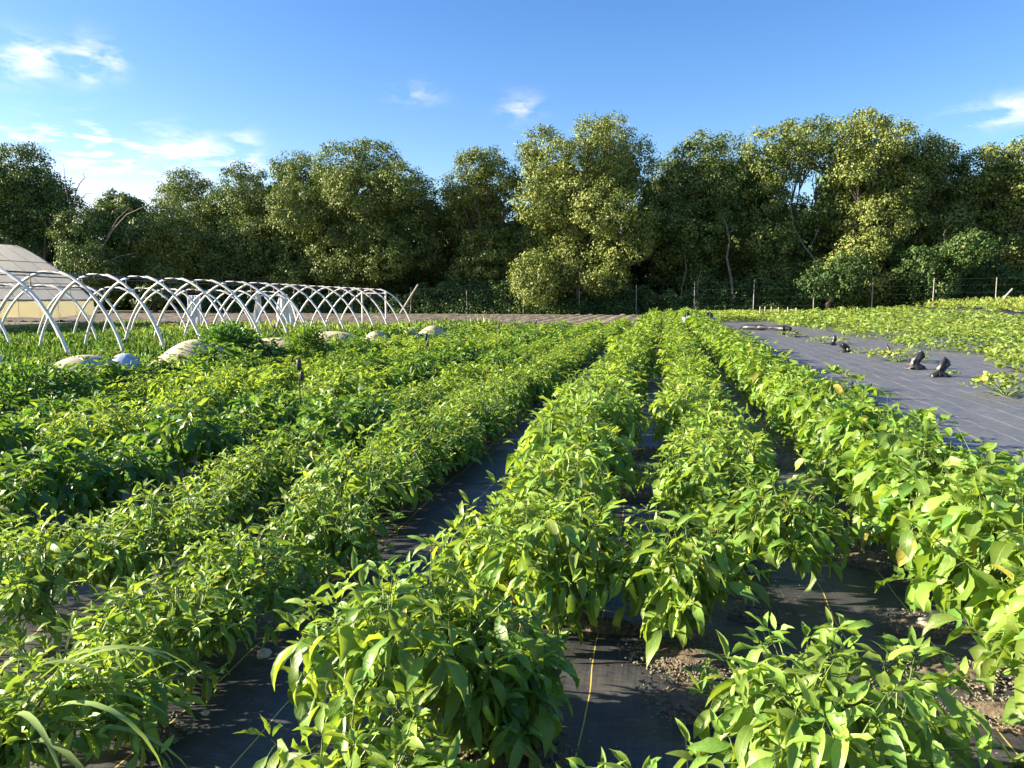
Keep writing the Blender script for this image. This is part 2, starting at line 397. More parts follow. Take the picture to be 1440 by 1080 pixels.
def pepper_mesh(Lp=.12, r=.013, bend=.5, kind='long'):
    n = 9; k = 8; t = np.linspace(0, 1, n)
    rad = r*np.array([.35, .85, 1.0, 1.0, .95, .85, .66, .40, .06])
    pts = np.stack([bend*Lp*.5*t**2, .1*bend*Lp*np.sin(t*3), -Lp*t], 1)
    T = Tubes(); T.add(pts, rad, k); 
    me = T.mesh('pepper', M['fruit']); return me
def calyx_mesh():
    T = Tubes(); T.add([(0, 0, .035), (.002, 0, .015), (0, 0, .003), (0, 0, -.006)], [.003, .0032, .006, .012], 7)
    return T.mesh('stalk', M['stem'])

ROW = [  # name, X, y0, y1, spacing, kinds, description
    ('E', 1.50, 2.2, 62, .43, ['broad'], 'tall broad-leaved row beside the bare fabric'),
    ('C', .36, 4.4, 59, .47, ['lance'], 'narrow row left of the tall right-hand row'),
    ('B', -.70, 4.3, 56, .47, ['lance'], 'row of long-leaved peppers right of the wide fabric strip'),
    ('A', -2.13, 4.25, 40, .47, ['small'], 'small-leaved row left of the wide fabric strip'),
    ('F', -3.02, 3.9, 35, .47, ['small', 'small', 'small', 'dark'], 'second small-leaved row from the wide fabric strip'),
    ('G', -4.10, 3.3, 32, .47, ['dark', 'dark', 'lance'], 'dark broad-leaved row behind the small-leaved rows'),
    ('H', -5.15, 4.2, 31, .48, ['lance', 'dark', 'lance'], 'mixed row running past the tall sprinkler stake'),
    ('I', -6.2, 5.1, 30, .48, ['dark', 'lance', 'small'], 'third row in from the pale domed covers'),
    ('J', -7.2, 5.9, 28.5, .49, ['dark', 'small'], 'second row in from the pale domed covers'),
    ('K', -8.15, 6.7, 27.5, .50, ['dark'], 'dark row nearest the pale domed covers'),
]
ORD = ['front', 'second', 'third', 'fourth', 'fifth', 'sixth', 'seventh', 'eighth', 'ninth', 'tenth', 'eleventh', 'twelfth']
LOOK = {'lance': 'bushy pepper plant with long pointed leaves', 'small': 'low pepper plant with small narrow leaves',
        'broad': 'tall pepper plant with large drooping leaves', 'dark': 'dark green pepper plant with broad leaves'}
SHORT = {'lance': 'long-leaved pepper plant', 'small': 'small-leaved pepper plant', 'broad': 'tall large-leaved pepper plant', 'dark': 'dark broad-leaved pepper plant'}
places = []    # (dist, row, kind, x, y, special H, special label)
taken = {}
special = [  # row, kind, base as seen in the photograph, H, R, label, peppers
    ('B', 'lance', 585, 1040, .67, .44, 'big pepper plant with bright tips standing alone at the bottom centre-left', 6),
    ('B', 'lance', 690, 1030, .46, .27, 'dark shaded pepper bush leaning out from the right side of the front centre-left plant', 3),
    ('B', 'lance', 500, 1215, .44, .30, 'low bright pepper plant cut off by the bottom edge, left of centre', 0),
    ('C', 'lance', 1180, 1170, .60, .41, 'large bright pepper plant alone on the fabric at the bottom right', 2),
    ('C', 'lance', 900, 1390, .52, .26, 'pepper plant at the bottom edge between the two big front plants, only its top showing', 0),
    ('C', 'lance', 955, 895, .62, .33, 'pepper plant above the big sunlit soil patch, with dark gaps under its leaves', 3),
    ('C', 'lance', 1080, 815, .60, .38, 'wide pepper plant shading the fabric left of the tall row, ahead of the other narrow-row plants', 3),
    ('B', 'lance', 775, 872, .62, .41, 'pepper plant with clusters of yellow-green peppers hanging to the fabric', 12),
    ('B', 'lance', 700, 845, .52, .34, 'loose stemmy pepper plant beside the wide strip, left of the one hung with peppers', 4),
    ('B', 'lance', 790, 790, .72, .40, 'tall pepper plant rising behind the one hung with yellow-green peppers', 5),
    ('E', 'broad', 1405, 935, .84, .40, 'tall broad-leaved pepper plant whose pale bare stem shows at the right edge', 1),
    ('E', 'broad', 1540, 1060, .80, .38, 'large-leaved pepper plant half outside the right edge, nearest in its row', 0),
    ('A', 'small', 85, 1085, .46, .38, 'small-leaved pepper plant beside the long grass blades at the bottom left', 2),
    ('A', 'small', 240, 965, .47, .34, 'small-leaved pepper plant directly above the bottom-left one, stone to its right', 2),
    ('A', 'small', 342, 880, .49, .37, 'small-leaved pepper plant, third up from the bottom-left corner in its row', 2),
    ('A', 'small', 462, 805, .53, .40, 'small-leaved pepper plant beside the near end of the wide fabric strip', 2),
    ('F', 'small', 75, 885, .54, .54, 'wide mound of small pepper leaves at the left edge above the grass blades', 0),
    ('F', 'small', 240, 815, .54, .40, 'small-leaved pepper plant right of the wide mound at the left edge', 0),
]
for s in special:
    q = ground(s[2], s[3]); taken.setdefault(s[0], []).append((q.x, q.y))
    places.append((math.hypot(q.x, q.y), s[0], s[1], q.x, q.y, s[4], s[5], s[6], s[7]))
rowdesc = {r[0]: r[6] for r in ROW}
counts = {}
for (rn, X, y0, y1, sp, kinds, desc) in ROW:
    y = y0; i = 0; m = 0
    while y < y1:
        x = X+rng.normal(0, .055)+(.06*(-1)**i if rn in 'BC' else 0); kd = kinds[(int(y*.55)) % len(kinds)]
        if rn in 'GHIJK' and len(kinds) > 1: kd = kinds[(int(y/2.6)+ord(rn)) % len(kinds)]
        if not any(math.hypot(x-a, y-b) < .40 for a, b in taken.get(rn, [])) :
            if not (rng.random() < (.06 if rn in 'FGHIJK' else .02) and y > 5):
                H = KIND[kd]['H']*rng.uniform(.84, 1.12)*(1+.13*math.sin(y*2*PI/1.55+X*2.1)*(1 if rn not in 'E' else .5))
                H *= {'A': 1.05, 'B': 1.11, 'C': 1.07, 'F': 1.08, 'K': 1.14}.get(rn, 1.0) if y > 5.2 else 1.0
                places.append((math.hypot(x, y), rn, kd, x, y, H, None, None, -1))
        y += sp*rng.uniform(.92, 1.08); i += 1
places.sort(key=lambda p: p[0])
NEAR = 300
near, far = places[:NEAR], places[NEAR:]
# prototypes
proto = {k: [plant_meshes(k) for _ in range(5)] for k in KIND}
protomid = {}
for k in KIND:
    protomid[k] = []
    for _ in range(5):
        (V, Fa, UV, lv), T = plant_arrays(k, hi=False, dens=.8, lscale=1.12)
        VT = np.concatenate(T.V); FT = np.concatenate(T.F)
        me = mk('foliage', np.concatenate([V, VT]), [Fa, FT+len(V)], [M['leaf'], M['stem']],
                np.concatenate([UV, np.zeros((len(VT), 2))]), np.concatenate([lv, np.zeros((len(VT), 3))]), smooth=False,
                fmat=np.concatenate([np.zeros(len(Fa)), np.ones(len(FT))]))
        protomid[k].append(me)
pep = [pepper_mesh(.13, .014, .5), pepper_mesh(.11, .015, -.4), pepper_mesh(.09, .012, .9)]
pep_small = [pepper_mesh(.07, .007, .3), pepper_mesh(.055, .0075, -.2)]
cal = calyx_mesh()
gcount = {}; ri = {}
for (dist, rn, kd, x, y, H, Rr, lab, npep) in near:
    grp = 'pepper plants in the ' + rowdesc[rn]
    n = ri.get(rn, 0)
    if lab is None: ri[rn] = n+1
    k = KIND[kd]
    if lab is None:
        if n < 12:
            lab = (ORD[n]+' ' if n else 'front regular ')+SHORT[kd]+', counted from the camera, in the '+rowdesc[rn]
        else:
            lab = SHORT[kd]+' beyond the twelfth plant of the '+rowdesc[rn]
    words = lab.split()
    if len(words) > 16: lab = ' '.join(lab.replace('counted from the camera, in', 'of').replace(', of', ' of').split()[:16])
    z = 0.0
    if dist < 9.5:
        t = empty('pepper_plant', (x, y, z), rng.random()*6.28)
        tag(t, lab, 'pepper plant', grp)
        if dist < 4.6:
            fm, sm = plant_meshes(kd, H=H, Rr=Rr, dens=(1.0 if not Rr else (Rr/k['R'])**1.2*1.15))
            sc = 1
        else:
            fm, sm = proto[kd][rng.integers(5)]; sc = H/k['H']
        t.scale = (sc, sc, sc)
        link('foliage', fm, t); link('stem', sm, t)
        if npep < 0: npep = int(rng.integers(0, 4)) if (dist < 7 and kd in ('lance', 'small')) else 0
        for q in range(npep):
            a = rng.uniform(0, 2*PI)
            if npep >= 10: a = -PI/2+rng.normal(0, .75)-t.rotation_euler.z
            elif q % 2 == 0: a = -PI/2+rng.normal(0, .9)-t.rotation_euler.z
            r_ = (Rr or k['R'])*(rng.uniform(.92, 1.12) if npep >= 10 else rng.uniform(.66, 1.0)); hz = H*rng.uniform(.26, .52)
            if kd == 'small': hz = H*rng.uniform(.3, .5)
            pm = pep[rng.integers(3)] if kd != 'small' else pep_small[rng.integers(2)]
            po = link('pepper', pm, t, (math.cos(a)*r_, math.sin(a)*r_, hz)); po.rotation_euler = (rng.normal(0, .15), rng.normal(0, .2), rng.random()*6.28)
            po['label'] = 'yellow-green pepper hanging under the leaves'
            link('stalk', cal, po)
    else:
        me = protomid[kd][rng.integers(5)]
        o = link('pepper_plant', me, None, (x, y, z)); o.rotation_euler = (0, 0, rng.random()*6.28); s = H/k['H']*1.02
        o.scale = (s, s, s); tag(o, lab, 'pepper plant', grp)
# the rest of the field: one object
def far_field():
    Vs = []; Fs = []; Us = []; Ls = []; n = 0
    lods = {k: [plant_arrays(k, hi=False, dens=.42, lscale=1.5, stems=False)[0] for _ in range(3)] for k in KIND}
    lods2 = {k: [plant_arrays(k, hi=False, dens=.22, lscale=2.0, stems=False)[0] for _ in range(3)] for k in KIND}
    for (dist, rn, kd, x, y, H, *_r) in far:
        V, Fa, UV, lv = (lods if dist < 28 else lods2)[kd][rng.integers(3)]
        a = rng.random()*6.28; s = H/KIND[kd]['H']; c, sn = math.cos(a)*s, math.sin(a)*s
        V2 = np.stack([V[:, 0]*c-V[:, 1]*sn+x, V[:, 0]*sn+V[:, 1]*c+y, V[:, 2]*s], 1)
        Vs.append(V2); Fs.append(Fa+n); Us.append(UV); l2 = lv.copy(); l2[:, 0] = np.clip(l2[:, 0]+rng.normal(0, .08), 0, 1); Ls.append(l2); n += len(V)
    me = mk('far_pepper_rows', np.concatenate(Vs), [np.concatenate(Fs)], M['leaf'], np.concatenate(Us), np.concatenate(Ls))
    tag(link('far_pepper_rows', me), 'mass of pepper rows narrowing away toward the tree line', 'crop rows', kind='stuff')
far_field()

# ------------------------------------------------------------------ leaf scatter helper for weeds, vines, bushes
def scatter(name, P, D, U, Ln, W, cu, lv, mat, hi=False, prof='round', parent=None):
    n = len(P); fo = rng.uniform(.05, .4, n)
    b = leaves_hi(P, D, U, Ln, W, cu, fo, lv, prof) if hi else leaves_lo(P, D, U, Ln, W, cu, fo, lv)
    return link(name, mk(name, b[0], [b[1]], mat, b[2], b[3], smooth=hi), parent)
def rdir(n, up=0.0, spread=1.0):
    a = rng.random(n)*2*PI; d = np.stack([np.cos(a)*spread, np.sin(a)*spread, rng.normal(up, .35, n)], 1); return nrm(d)
def upn(n, j=.35): return np.array([0, 0, 1.0])+rng.normal(0, j, (n, 3))
def lvs(n, g, gs=.15, yl=0.0):
    return np.stack([rng.random(n), np.clip(rng.normal(g, gs, n), 0, 1), (rng.random(n) < yl)*.6], 1)

# ------------------------------------------------------------------ vine field on the right
def vine_field():
    P = []; S = []; G = []
    for _ in range(48000):
        y = 13*math.exp(rng.random()*1.72); x = rng.uniform(7.4, 10+y*.62)
        edge = 8.3+.5*math.sin(y*.9)-(y-16)*.035
        if x < edge or x > 9+y*.45+6: continue
        h = .16+.40*min(1, (x-edge)/1.2)*(.72+.5*noise.noise((x*.55, y*.4, 1.7)))+.05*rng.random()
        if 20.4 < x < 22.2: continue
        P.append((x, y, terr(x, y)+max(.04, h)*rng.uniform(.55, 1.05))); S.append(.07+.0032*y); G.append(.28+.5*noise.noise((x*.4, y*.3, 9.2)))
    P = np.array(P); n = len(P); S = np.array(S)*rng.uniform(.7, 1.25, n)
    lv = lvs(n, 0, .12); lv[:, 1] = np.clip(np.array(G)+rng.normal(0, .12, n), 0, 1)
    o = scatter('vine_field', P, rdir(n, .25), upn(n, .5), S*1.25, S*.6, rng.uniform(.2, 1.1, n), lv, M['vine'])
    tag(o, 'sunlit band of sprawling squash vines beyond the bare fabric', 'vines', kind='stuff')
    # low yellow-green rows filling in toward the fence, behind the tall pepper row
    P = []; S = []
    for _ in range(20000):
        y = rng.uniform(44, 74); x = rng.uniform(2.0, 12)
        if x < 2.2+(60-y)*.10: continue
        if y < 61 and x < 2.6: continue
        if x < 7 and y < 48+x: continue
        P.append((x, y, terr(x, y)+.62*rng.uniform(.15, 1)*(.8+.35*noise.noise((x*.8, y*.2, 4))))); S.append(.24)
    P = np.array(P); n = len(P); S = np.array(S)*rng.uniform(.6, 1.2, n)
    o = scatter('crop_mass', P, rdir(n, .3), upn(n, .5), S, S*.6, rng.uniform(.2, .9, n), lvs(n, .18), M['vine'])
    tag(o, 'bright green crop filling the far end of the field before the fence', 'crops', kind='stuff')
    P = []
    for _ in range(16000):
        y = rng.uniform(46, 76); x = rng.uniform(22.5, 60)
        P.append((x, y, terr(x, y)+(.75+.25*noise.noise((x*.5, y*.3, 4)))*rng.random()))
    P = np.array(P); n = len(P); S = rng.uniform(.18, .42, n)
    lv = lvs(n, .0, .08, .25)
    o = scatter('yellow_weeds', P, rdir(n, 1.1), upn(n, .8), S, S*.45, rng.uniform(.1, .6, n), lv, M['vine'])
    tag(o, 'yellow flowering weeds in front of the right-hand fence', 'weeds', kind='stuff')
vine_field()

def vine_plant(x, y, r, h, nl, label, ls=.12, g=.2):
    t = empty('squash_vine', (x, y, terr(x, y))); tag(t, label, 'squash vine', 'squash vines rooted in the bare fabric')
    a = rng.random(nl)*6.28; rr = np.sqrt(rng.random(nl))*r
    z = h*(.25+.75*np.sqrt(np.clip(1-(rr/r)**2, 0, 1)))*rng.uniform(.6, 1.1, nl)
    P = np.stack([np.cos(a)*rr*1.2, np.sin(a)*rr, z], 1); D = rdir(nl, .1); D[:, :2] += .5*P[:, :2]/r
    scatter('foliage', P, D, upn(nl, .45), ls*rng.uniform(.6, 1.2, nl), ls*.95*rng.uniform(.6, 1.1, nl), rng.uniform(.3, 1, nl), lvs(nl, g, .12, .03), M['vine'], True, 'round', t)
    T = Tubes()
    for i in range(0, nl, 3):
        p = P[i]; T.add([(0, 0, -.02), (p[0]*.5, p[1]*.5, p[2]*.35+.03), tuple(p)], [.006, .004, .003], 4)
    link('stem', T.mesh('stem', M['stem']), t)
def gp(px, py): return ground(px, py)
for (px, py, r, h, nl, lab) in [
    (1415, 556, .55, .36, 120, 'bushy pale squash vine on the bare fabric at the right edge'),
    (1442, 524, .5, .30, 70, 'squash vine at the right edge behind the bushy pale one'),
    (1262, 508, .62, .33, 110, 'squash vine just left of the two upright black bags'),
    (1334, 529, .25, .12, 22, 'little vine trailing right of the front upright black bag'),
    (1209, 497, .35, .16, 30, 'small vine right of the leaning black bags on the bare fabric'),
    (1165, 483, .6, .25, 60, 'vine left of the leaning black bags near the vine field'),
    (1112, 474, .5, .25, 45, 'far small vine at the upper left of the bare fabric'),
    (1172, 522, .16, .14, 18, 'tiny seedling vine alone on the fabric just right of the tall peppers'),
    (1190, 530, .10, .08, 10, 'tiniest vine sprig alone on the bare fabric'),
    (1398, 500, .5, .22, 55, 'vine at the near edge of the vine field below its dark soil gap')]:
    p = gp(px, py); vine_plant(p.x, p.y, r, h, nl, lab, .11 if nl > 30 else .07, .12)

# ------------------------------------------------------------------ crumpled black plastic
def crumple(name, L_, W_, H_, seed, label, loc, rz, cat='plastic bag', group=None, lean=.3, n=(19, 9)):
    rs = np.random.default_rng(seed); V = []; nu, nv = n
    pr = [(0, 1.0), (.05, .98), (.16, .80), (.28, .42), (.45, .50), (.62, .62), (.78, .50), (.90, .28), (.99, .08)]; nv = len(pr)
    fold = rs.uniform(-.42, .34, nu)
    for i, (v, w_) in enumerate(pr):
        for j in range(nu):
            a = j/nu*2*PI; k = w_*(1+fold[j]*(1.2-v)+rs.normal(0, .17))
            V.append((math.cos(a)*L_*.5*k+lean*H_*v+.03*math.sin(seed+v*6), math.sin(a)*W_*.5*k, max(.004, H_*(v+rs.normal(0, .022)))))
    base = len(V); V.append((lean*H_, 0, H_*1.02))
    Fq = [(i*nu+j, i*nu+(j+1) % nu, (i+1)*nu+(j+1) % nu, (i+1)*nu+j) for i in range(nv-1) for j in range(nu)]
    Ft = [((nv-1)*nu+j, (nv-1)*nu+(j+1) % nu, base) for j in range(nu)]
    me = mk(name, V, [np.array(Fq), np.array(Ft)], M['blackplastic'])
    o = link(name, me, None, loc); o.rotation_euler = (0, 0, rz); tag(o, label, cat, group); return o
for i, (px, py, L_, H_, lean, lab) in enumerate([
    (1286, 519, .50, .52, .25, 'tall crumpled black plastic bag beside the leafy vine, left of the pair'),
    (1322, 530, .48, .50, .18, 'crumpled black plastic bag with a folded peak, nearest and rightmost of the upright pair'),
    (1172, 485, .34, .42, .1, 'small upright black bag behind the tall pepper row'),
    (1191, 495, .62, .36, -.9, 'black plastic bag leaning over, just right of a small upright one'),
    (1101, 470, .45, .50, .2, 'distant black bag left of the vines on the bare fabric'),
    (1118, 474, .6, .35, .5, 'distant low black bag, right-hand one of the far two'),
    (1249, 500, .25, .40, .2, 'thin black plastic scrap poking out behind a vine'),
    (1425, 508, .55, .45, .3, 'dark crumpled plastic at the right edge where the vine field starts')]):
    p = gp(px, py); crumple('plastic_bag', L_*.78, L_*.55, H_*.80, 40+i, lab, (p.x, p.y, .0), .3*i, 'plastic bag', 'crumpled black plastic bags on the bare fabric', lean)
def fabric_roll(pts, h, w, label, seed):
    rs = np.random.default_rng(seed); P = []; Rd = []
    for a, b in zip(pts[:-1], pts[1:]):
        m = max(6, int(math.dist(a, b)/.28))
        for q in range(m):
            t = q/m; x = a[0]+(b[0]-a[0])*t; y = a[1]+(b[1]-a[1])*t
            P.append((x+rs.normal(0, .07), y, terr(x, y)+h*.3+rs.normal(0, .05))); Rd.append(w*rs.uniform(.3, 1.2))
    T = Tubes(); T.add(P, Rd, 7)
    o = link('bunched_fabric', T.mesh('bunched_fabric', M['blackplastic'], False)); tag(o, label, 'fabric', 'bunched up black fabric'); return o
a = gp(1040, 463); b = gp(1118, 466)
fabric_roll([(a.x, a.y), ((a.x+b.x)/2, (a.y+b.y)/2), (b.x, b.y)], .4, .17, 'bunched black fabric at the far end of the bare strip', 3)
fabric_roll([(21.2, 40), (21.4, 50), (21.2, 60), (20.8, 68)], .5, .34, 'long crumpled ridge of dark fabric between the vines and yellow weeds', 5)

# totes far up the middle rows
def tote(px, py, rz, label):
    p = gp(px, py+16); s = .68
    t = empty('harvest_tote', (p.x, p.y, 0.0), rz); tag(t, label, 'tote', 'harvest totes far up the rows')
    V = []; 
    for (z, sx, sy) in ((0, .30, .2), (.55, .40, .28), (.95, .44, .3)):
        for q in range(12):
            a = q*2*PI/12; c, sn = math.cos(a), math.sin(a)
            V.append((math.copysign(abs(c)**.5, c)*sx*s, math.copysign(abs(sn)**.5, sn)*sy*s, z*s))
    Fq = [(r*12+q, r*12+(q+1) % 12, (r+1)*12+(q+1) % 12, (r+1)*12+q) for r in range(2) for q in range(12)]
    link('bag', mk('bag', V, [np.array(Fq), np.array([list(range(12))[::-1]])], M['blueplastic']), t)
    for sx in (-1, 1):
        T = Tubes(); T.add([(sx*.14*s, -.335*s, .15), (sx*.15*s, -.36*s, .8*s), (sx*.12*s, -.2*s, 1.25*s), (0, 0, 1.32*s), (sx*.12*s, .2*s, 1.2*s), (sx*.15*s, .35*s, .8*s)], .05, 6)
        link('strap', T.mesh('strap', M['sprblack']), t)
tote(967, 447, .2, 'pale blue tote with black straps, left one of two among the far rows')
tote(997, 448, -.3, 'pale blue tote with black straps, right one of two among the far rows')

# ------------------------------------------------------------------ sprinkler stakes
def sprinkler(x, y, h, label, big=True):
    t = empty('sprinkler_stake', (x, y, terr(x, y))); tag(t, label, 'sprinkler', 'sprinkler stakes among the pepper rows')
    T = Tubes(); T.add([(0, 0, -.1), (0, 0, h-.1)], .008, 6); link('stake', T.mesh('stake', M['sprblack']), t)
    def blk(nm, cx, cz, w, hh):
        V = []
        for z, k in ((0, .7), (.15, 1), (.8, 1), (1, .75)):
            for q in range(10):
                a = q*2*PI/10; V.append((cx+math.cos(a)*w*k, math.sin(a)*w*k, cz+z*hh))
        Fq = [(r*10+q, r*10+(q+1) % 10, (r+1)*10+(q+1) % 10, (r+1)*10+q) for r in range(3) for q in range(10)]
        link(nm, mk(nm, V, [np.array(Fq), np.array([list(range(10))[::-1], list(range(30, 40))])], M['sprblack']), t)
    blk('sprinkler_head', 0, h-.12, .027, .11); blk('weight', .028, h-.225, .025, .09)
    T = Tubes(); T.add([(.03, 0, h-.22), (.045, .0, h-.5), (.04, 0, 0)], .004, 5); link('feed_tube', T.mesh('feed_tube', M['stem']), t)
sprinkler(-3.68, 7.0, .99, 'tall black sprinkler stake standing above the peppers, nearest one, left of centre')
sprinkler(-4.15, 12.6, .98, 'black sprinkler stake in mid-field, second nearest')
sprinkler(-4.1, 18.3, .96, 'small far black sprinkler stake left of the other far one')
sprinkler(-3.7, 21.5, .98, 'farthest black sprinkler stake, right of its neighbour')
sprinkler(8.9, 20.5, 1.05, 'black sprinkler stake sticking out of the squash vine field')
sprinkler(-9.9, 17.6, .95, 'black sprinkler stake behind the dark round bush')

# ------------------------------------------------------------------ row cover domes
def dome(x, y, w, h, mat, label, flare=True, rz=0, blue=False):
    nr, na = 16, 40; V = [(0, 0, h)]; 
    for i in range(1, nr+1):
        t = i/nr
        for j in range(na):
            a = j*2*PI/na
            if flare: z = h*(.5+.5*math.cos(PI*t))**1.1; r = t*w*(1+.12*abs(math.cos(a*1.0))**6*t)
            else: z = h*math.sqrt(max(0, 1-t**2.2)); r = t*w
            r *= 1+.02*math.sin(a*9+x)*t; z += .01*math.sin(a*7)*t*(1-t)
            V.append((math.cos(a)*r*(.72 if flare else 1), math.sin(a)*r, max(0, z)))
    Ft = [(0, 1+j, 1+(j+1) % na) for j in range(na)]
    Fq = [(1+(i*na)+j, 1+(i+1)*na+j, 1+(i+1)*na+(j+1) % na, 1+i*na+(j+1) % na) for i in range(nr-1) for j in range(na)]
    me = mk('domed_cover', V, [np.array(Ft), np.array(Fq)], mat, smooth=True)
    o = link('domed_cover', me, None, (x, y, 0)); o.rotation_euler = (0, 0, rz)
    tag(o, label, 'crop cover', 'domed crop covers along the last pepper row')
def dpx(px, topy, h):                              # top of the dome
    p = ground(px, topy, h); return p.x, p.y
for px, ty, w, h, fl, lab in [
    (118, 499, 1.9, .74, True, 'wide cream domed cover, leftmost of the line'),
    (175, 497, .38, .70, False, 'small rounded pale blue dome right of the leftmost cream cover'),
    (276, 477, 2.0, .84, True, 'large cream domed cover in front of the dark round bush'),
    (388, 475, 1.1, .68, False, 'low pale cover half hidden by leaves, right of the dark bush'),
    (467, 466, 1.1, .68, False, 'grey-white domed cover near the middle of the line'),
    (530, 465, 1.4, .68, True, 'cream domed cover below the far end of the white hoops'),
    (577, 460, 1.0, .70, True, 'small cream cover, left one of the far touching pair'),
    (608, 458, 1.6, .72, True, 'farthest cream cover, touching its left neighbour by the tilled soil')]:
    x, y = dpx(px, ty, h); dome(x, y, w, h, M['coverblue'] if 'blue' in lab else M['cover'], lab, fl)

# ------------------------------------------------------------------ hoop tunnels
def hoop_pts(w, h, n=22):
    P = []
    for i in range(n+1):
        x = -math.cos(PI*i/n); P.append((x*w, 0, h*max(0, 1-x*x)**.75))
    return np.array(P)
hm = None
def tunnel(xc, y0, n, sp, w, h0, h1, label, end):
    t = empty('hoop_tunnel', (xc, y0, 0)); tag(t, label, 'hoop tunnel', 'uncovered hoop tunnels')
    T = Tubes(); T.add(hoop_pts(w, 1.0)*[1, 1, 1], .046, 7); me = T.mesh('hoop', M['pipe'])
    T = Tubes(); T.add([(0, 0, 0), (.01, 0, -.16), (0, 0, -.34)], [.012, .012, .028], 6); dm = T.mesh('drop_pipe', M['wood'])
    for i in range(n):
        h = h0+(h1-h0)*i/(n-1)
        T = Tubes(); T.add(hoop_pts(w, h), .044, 7)
        o = link('hoop', T.mesh('hoop', M['pipe']), t, (rng.normal(0, .04), i*sp+rng.normal(0, .05), 0)); o.rotation_euler = (rng.normal(0, .012), rng.normal(0, .012), rng.normal(0, .03))
        if i: link('drop_pipe', dm, t, (0, i*sp-.5, h-.07))
    L_ = (n-1)*sp
    for nm, dx, dz, r in (('ridge_pipe', 0, -.06, .024), ('water_line', .16, -.14, .016)):
        T = Tubes(); T.add([(dx, q*L_/30, h0+(h1-h0)*q/30+dz-.03*abs(math.sin(q*1.1))*(nm == 'water_line')) for q in range(31)], r, 6)
        link(nm, T.mesh(nm, M['darkpipe']), t)
    if end:
        for dx in (-.72, .72):
            T = Tubes(); T.add([(dx, L_, 0), (dx, L_, h1*.93)], .05, 6); link('door_post', T.mesh('door_post', M['pipe']), t)
        T = Tubes(); T.add([(-.78, L_, h1*.88), (.78, L_, h1*.88)], .045, 6); link('door_header', T.mesh('door_header', M['pipe']), t)
    return t
def drape(x, y, z0, z1, w0, w1, parent_loc, label, seed, shift=0.0):
    nu, nv = 26, 14; V = []
    for i in range(nv):
        v = i/(nv-1)
        for j in range(nu):
            u = j/(nu-1); ww = w0+(w1-w0)*math.sin(v*PI*.62); c = shift*v**1.5
            V.append(((u-.5)*ww+c, .09*math.sin(u*22+seed)*(.4+.6*v)+.05*math.sin(u*9+v*4), z1-(z1-z0)*v+.06*math.sin(u*5+seed)*v))
    f = [(i*nu+j, i*nu+j+1, (i+1)*nu+j+1, (i+1)*nu+j) for i in range(nv-1) for j in range(nu-1)]
    me = mk('hanging_sheet', V, [np.array(f)], M['drape'], smooth=True)
    o = link('hanging_sheet', me, None, (x, y, 0)); tag(o, label, 'plastic sheet', 'clear sheets hanging at the tunnel ends'); return o
TX = -17.4
tunnel(TX+1.0, 19.0-1.78*3, 16, 1.78, 2.2, 2.37, 2.16, 'near row of bare white hoops of an uncovered tunnel', True)
tunnel(-22.4, 19.8, 12, 1.78, 2.1, 2.12, 2.02, 'second bare white hoop tunnel standing behind the near one', True)
drape(-22.4-.75, 19.8+11*1.78, .1, 1.78, .35, .55, None, 'narrow bunched clear sheet, left one on the far tunnel door', 1, -.1)
drape(-22.4+.85, 19.8+11*1.78, .1, 1.85, .5, 1.35, None, 'wide gathered clear sheet, right one on the far tunnel door', 2, .25)
drape(-27.4, 39.5, .1, 1.8, .9, 1.0, None, 'bunched clear sheet hanging left of the door sheets', 3, .05)

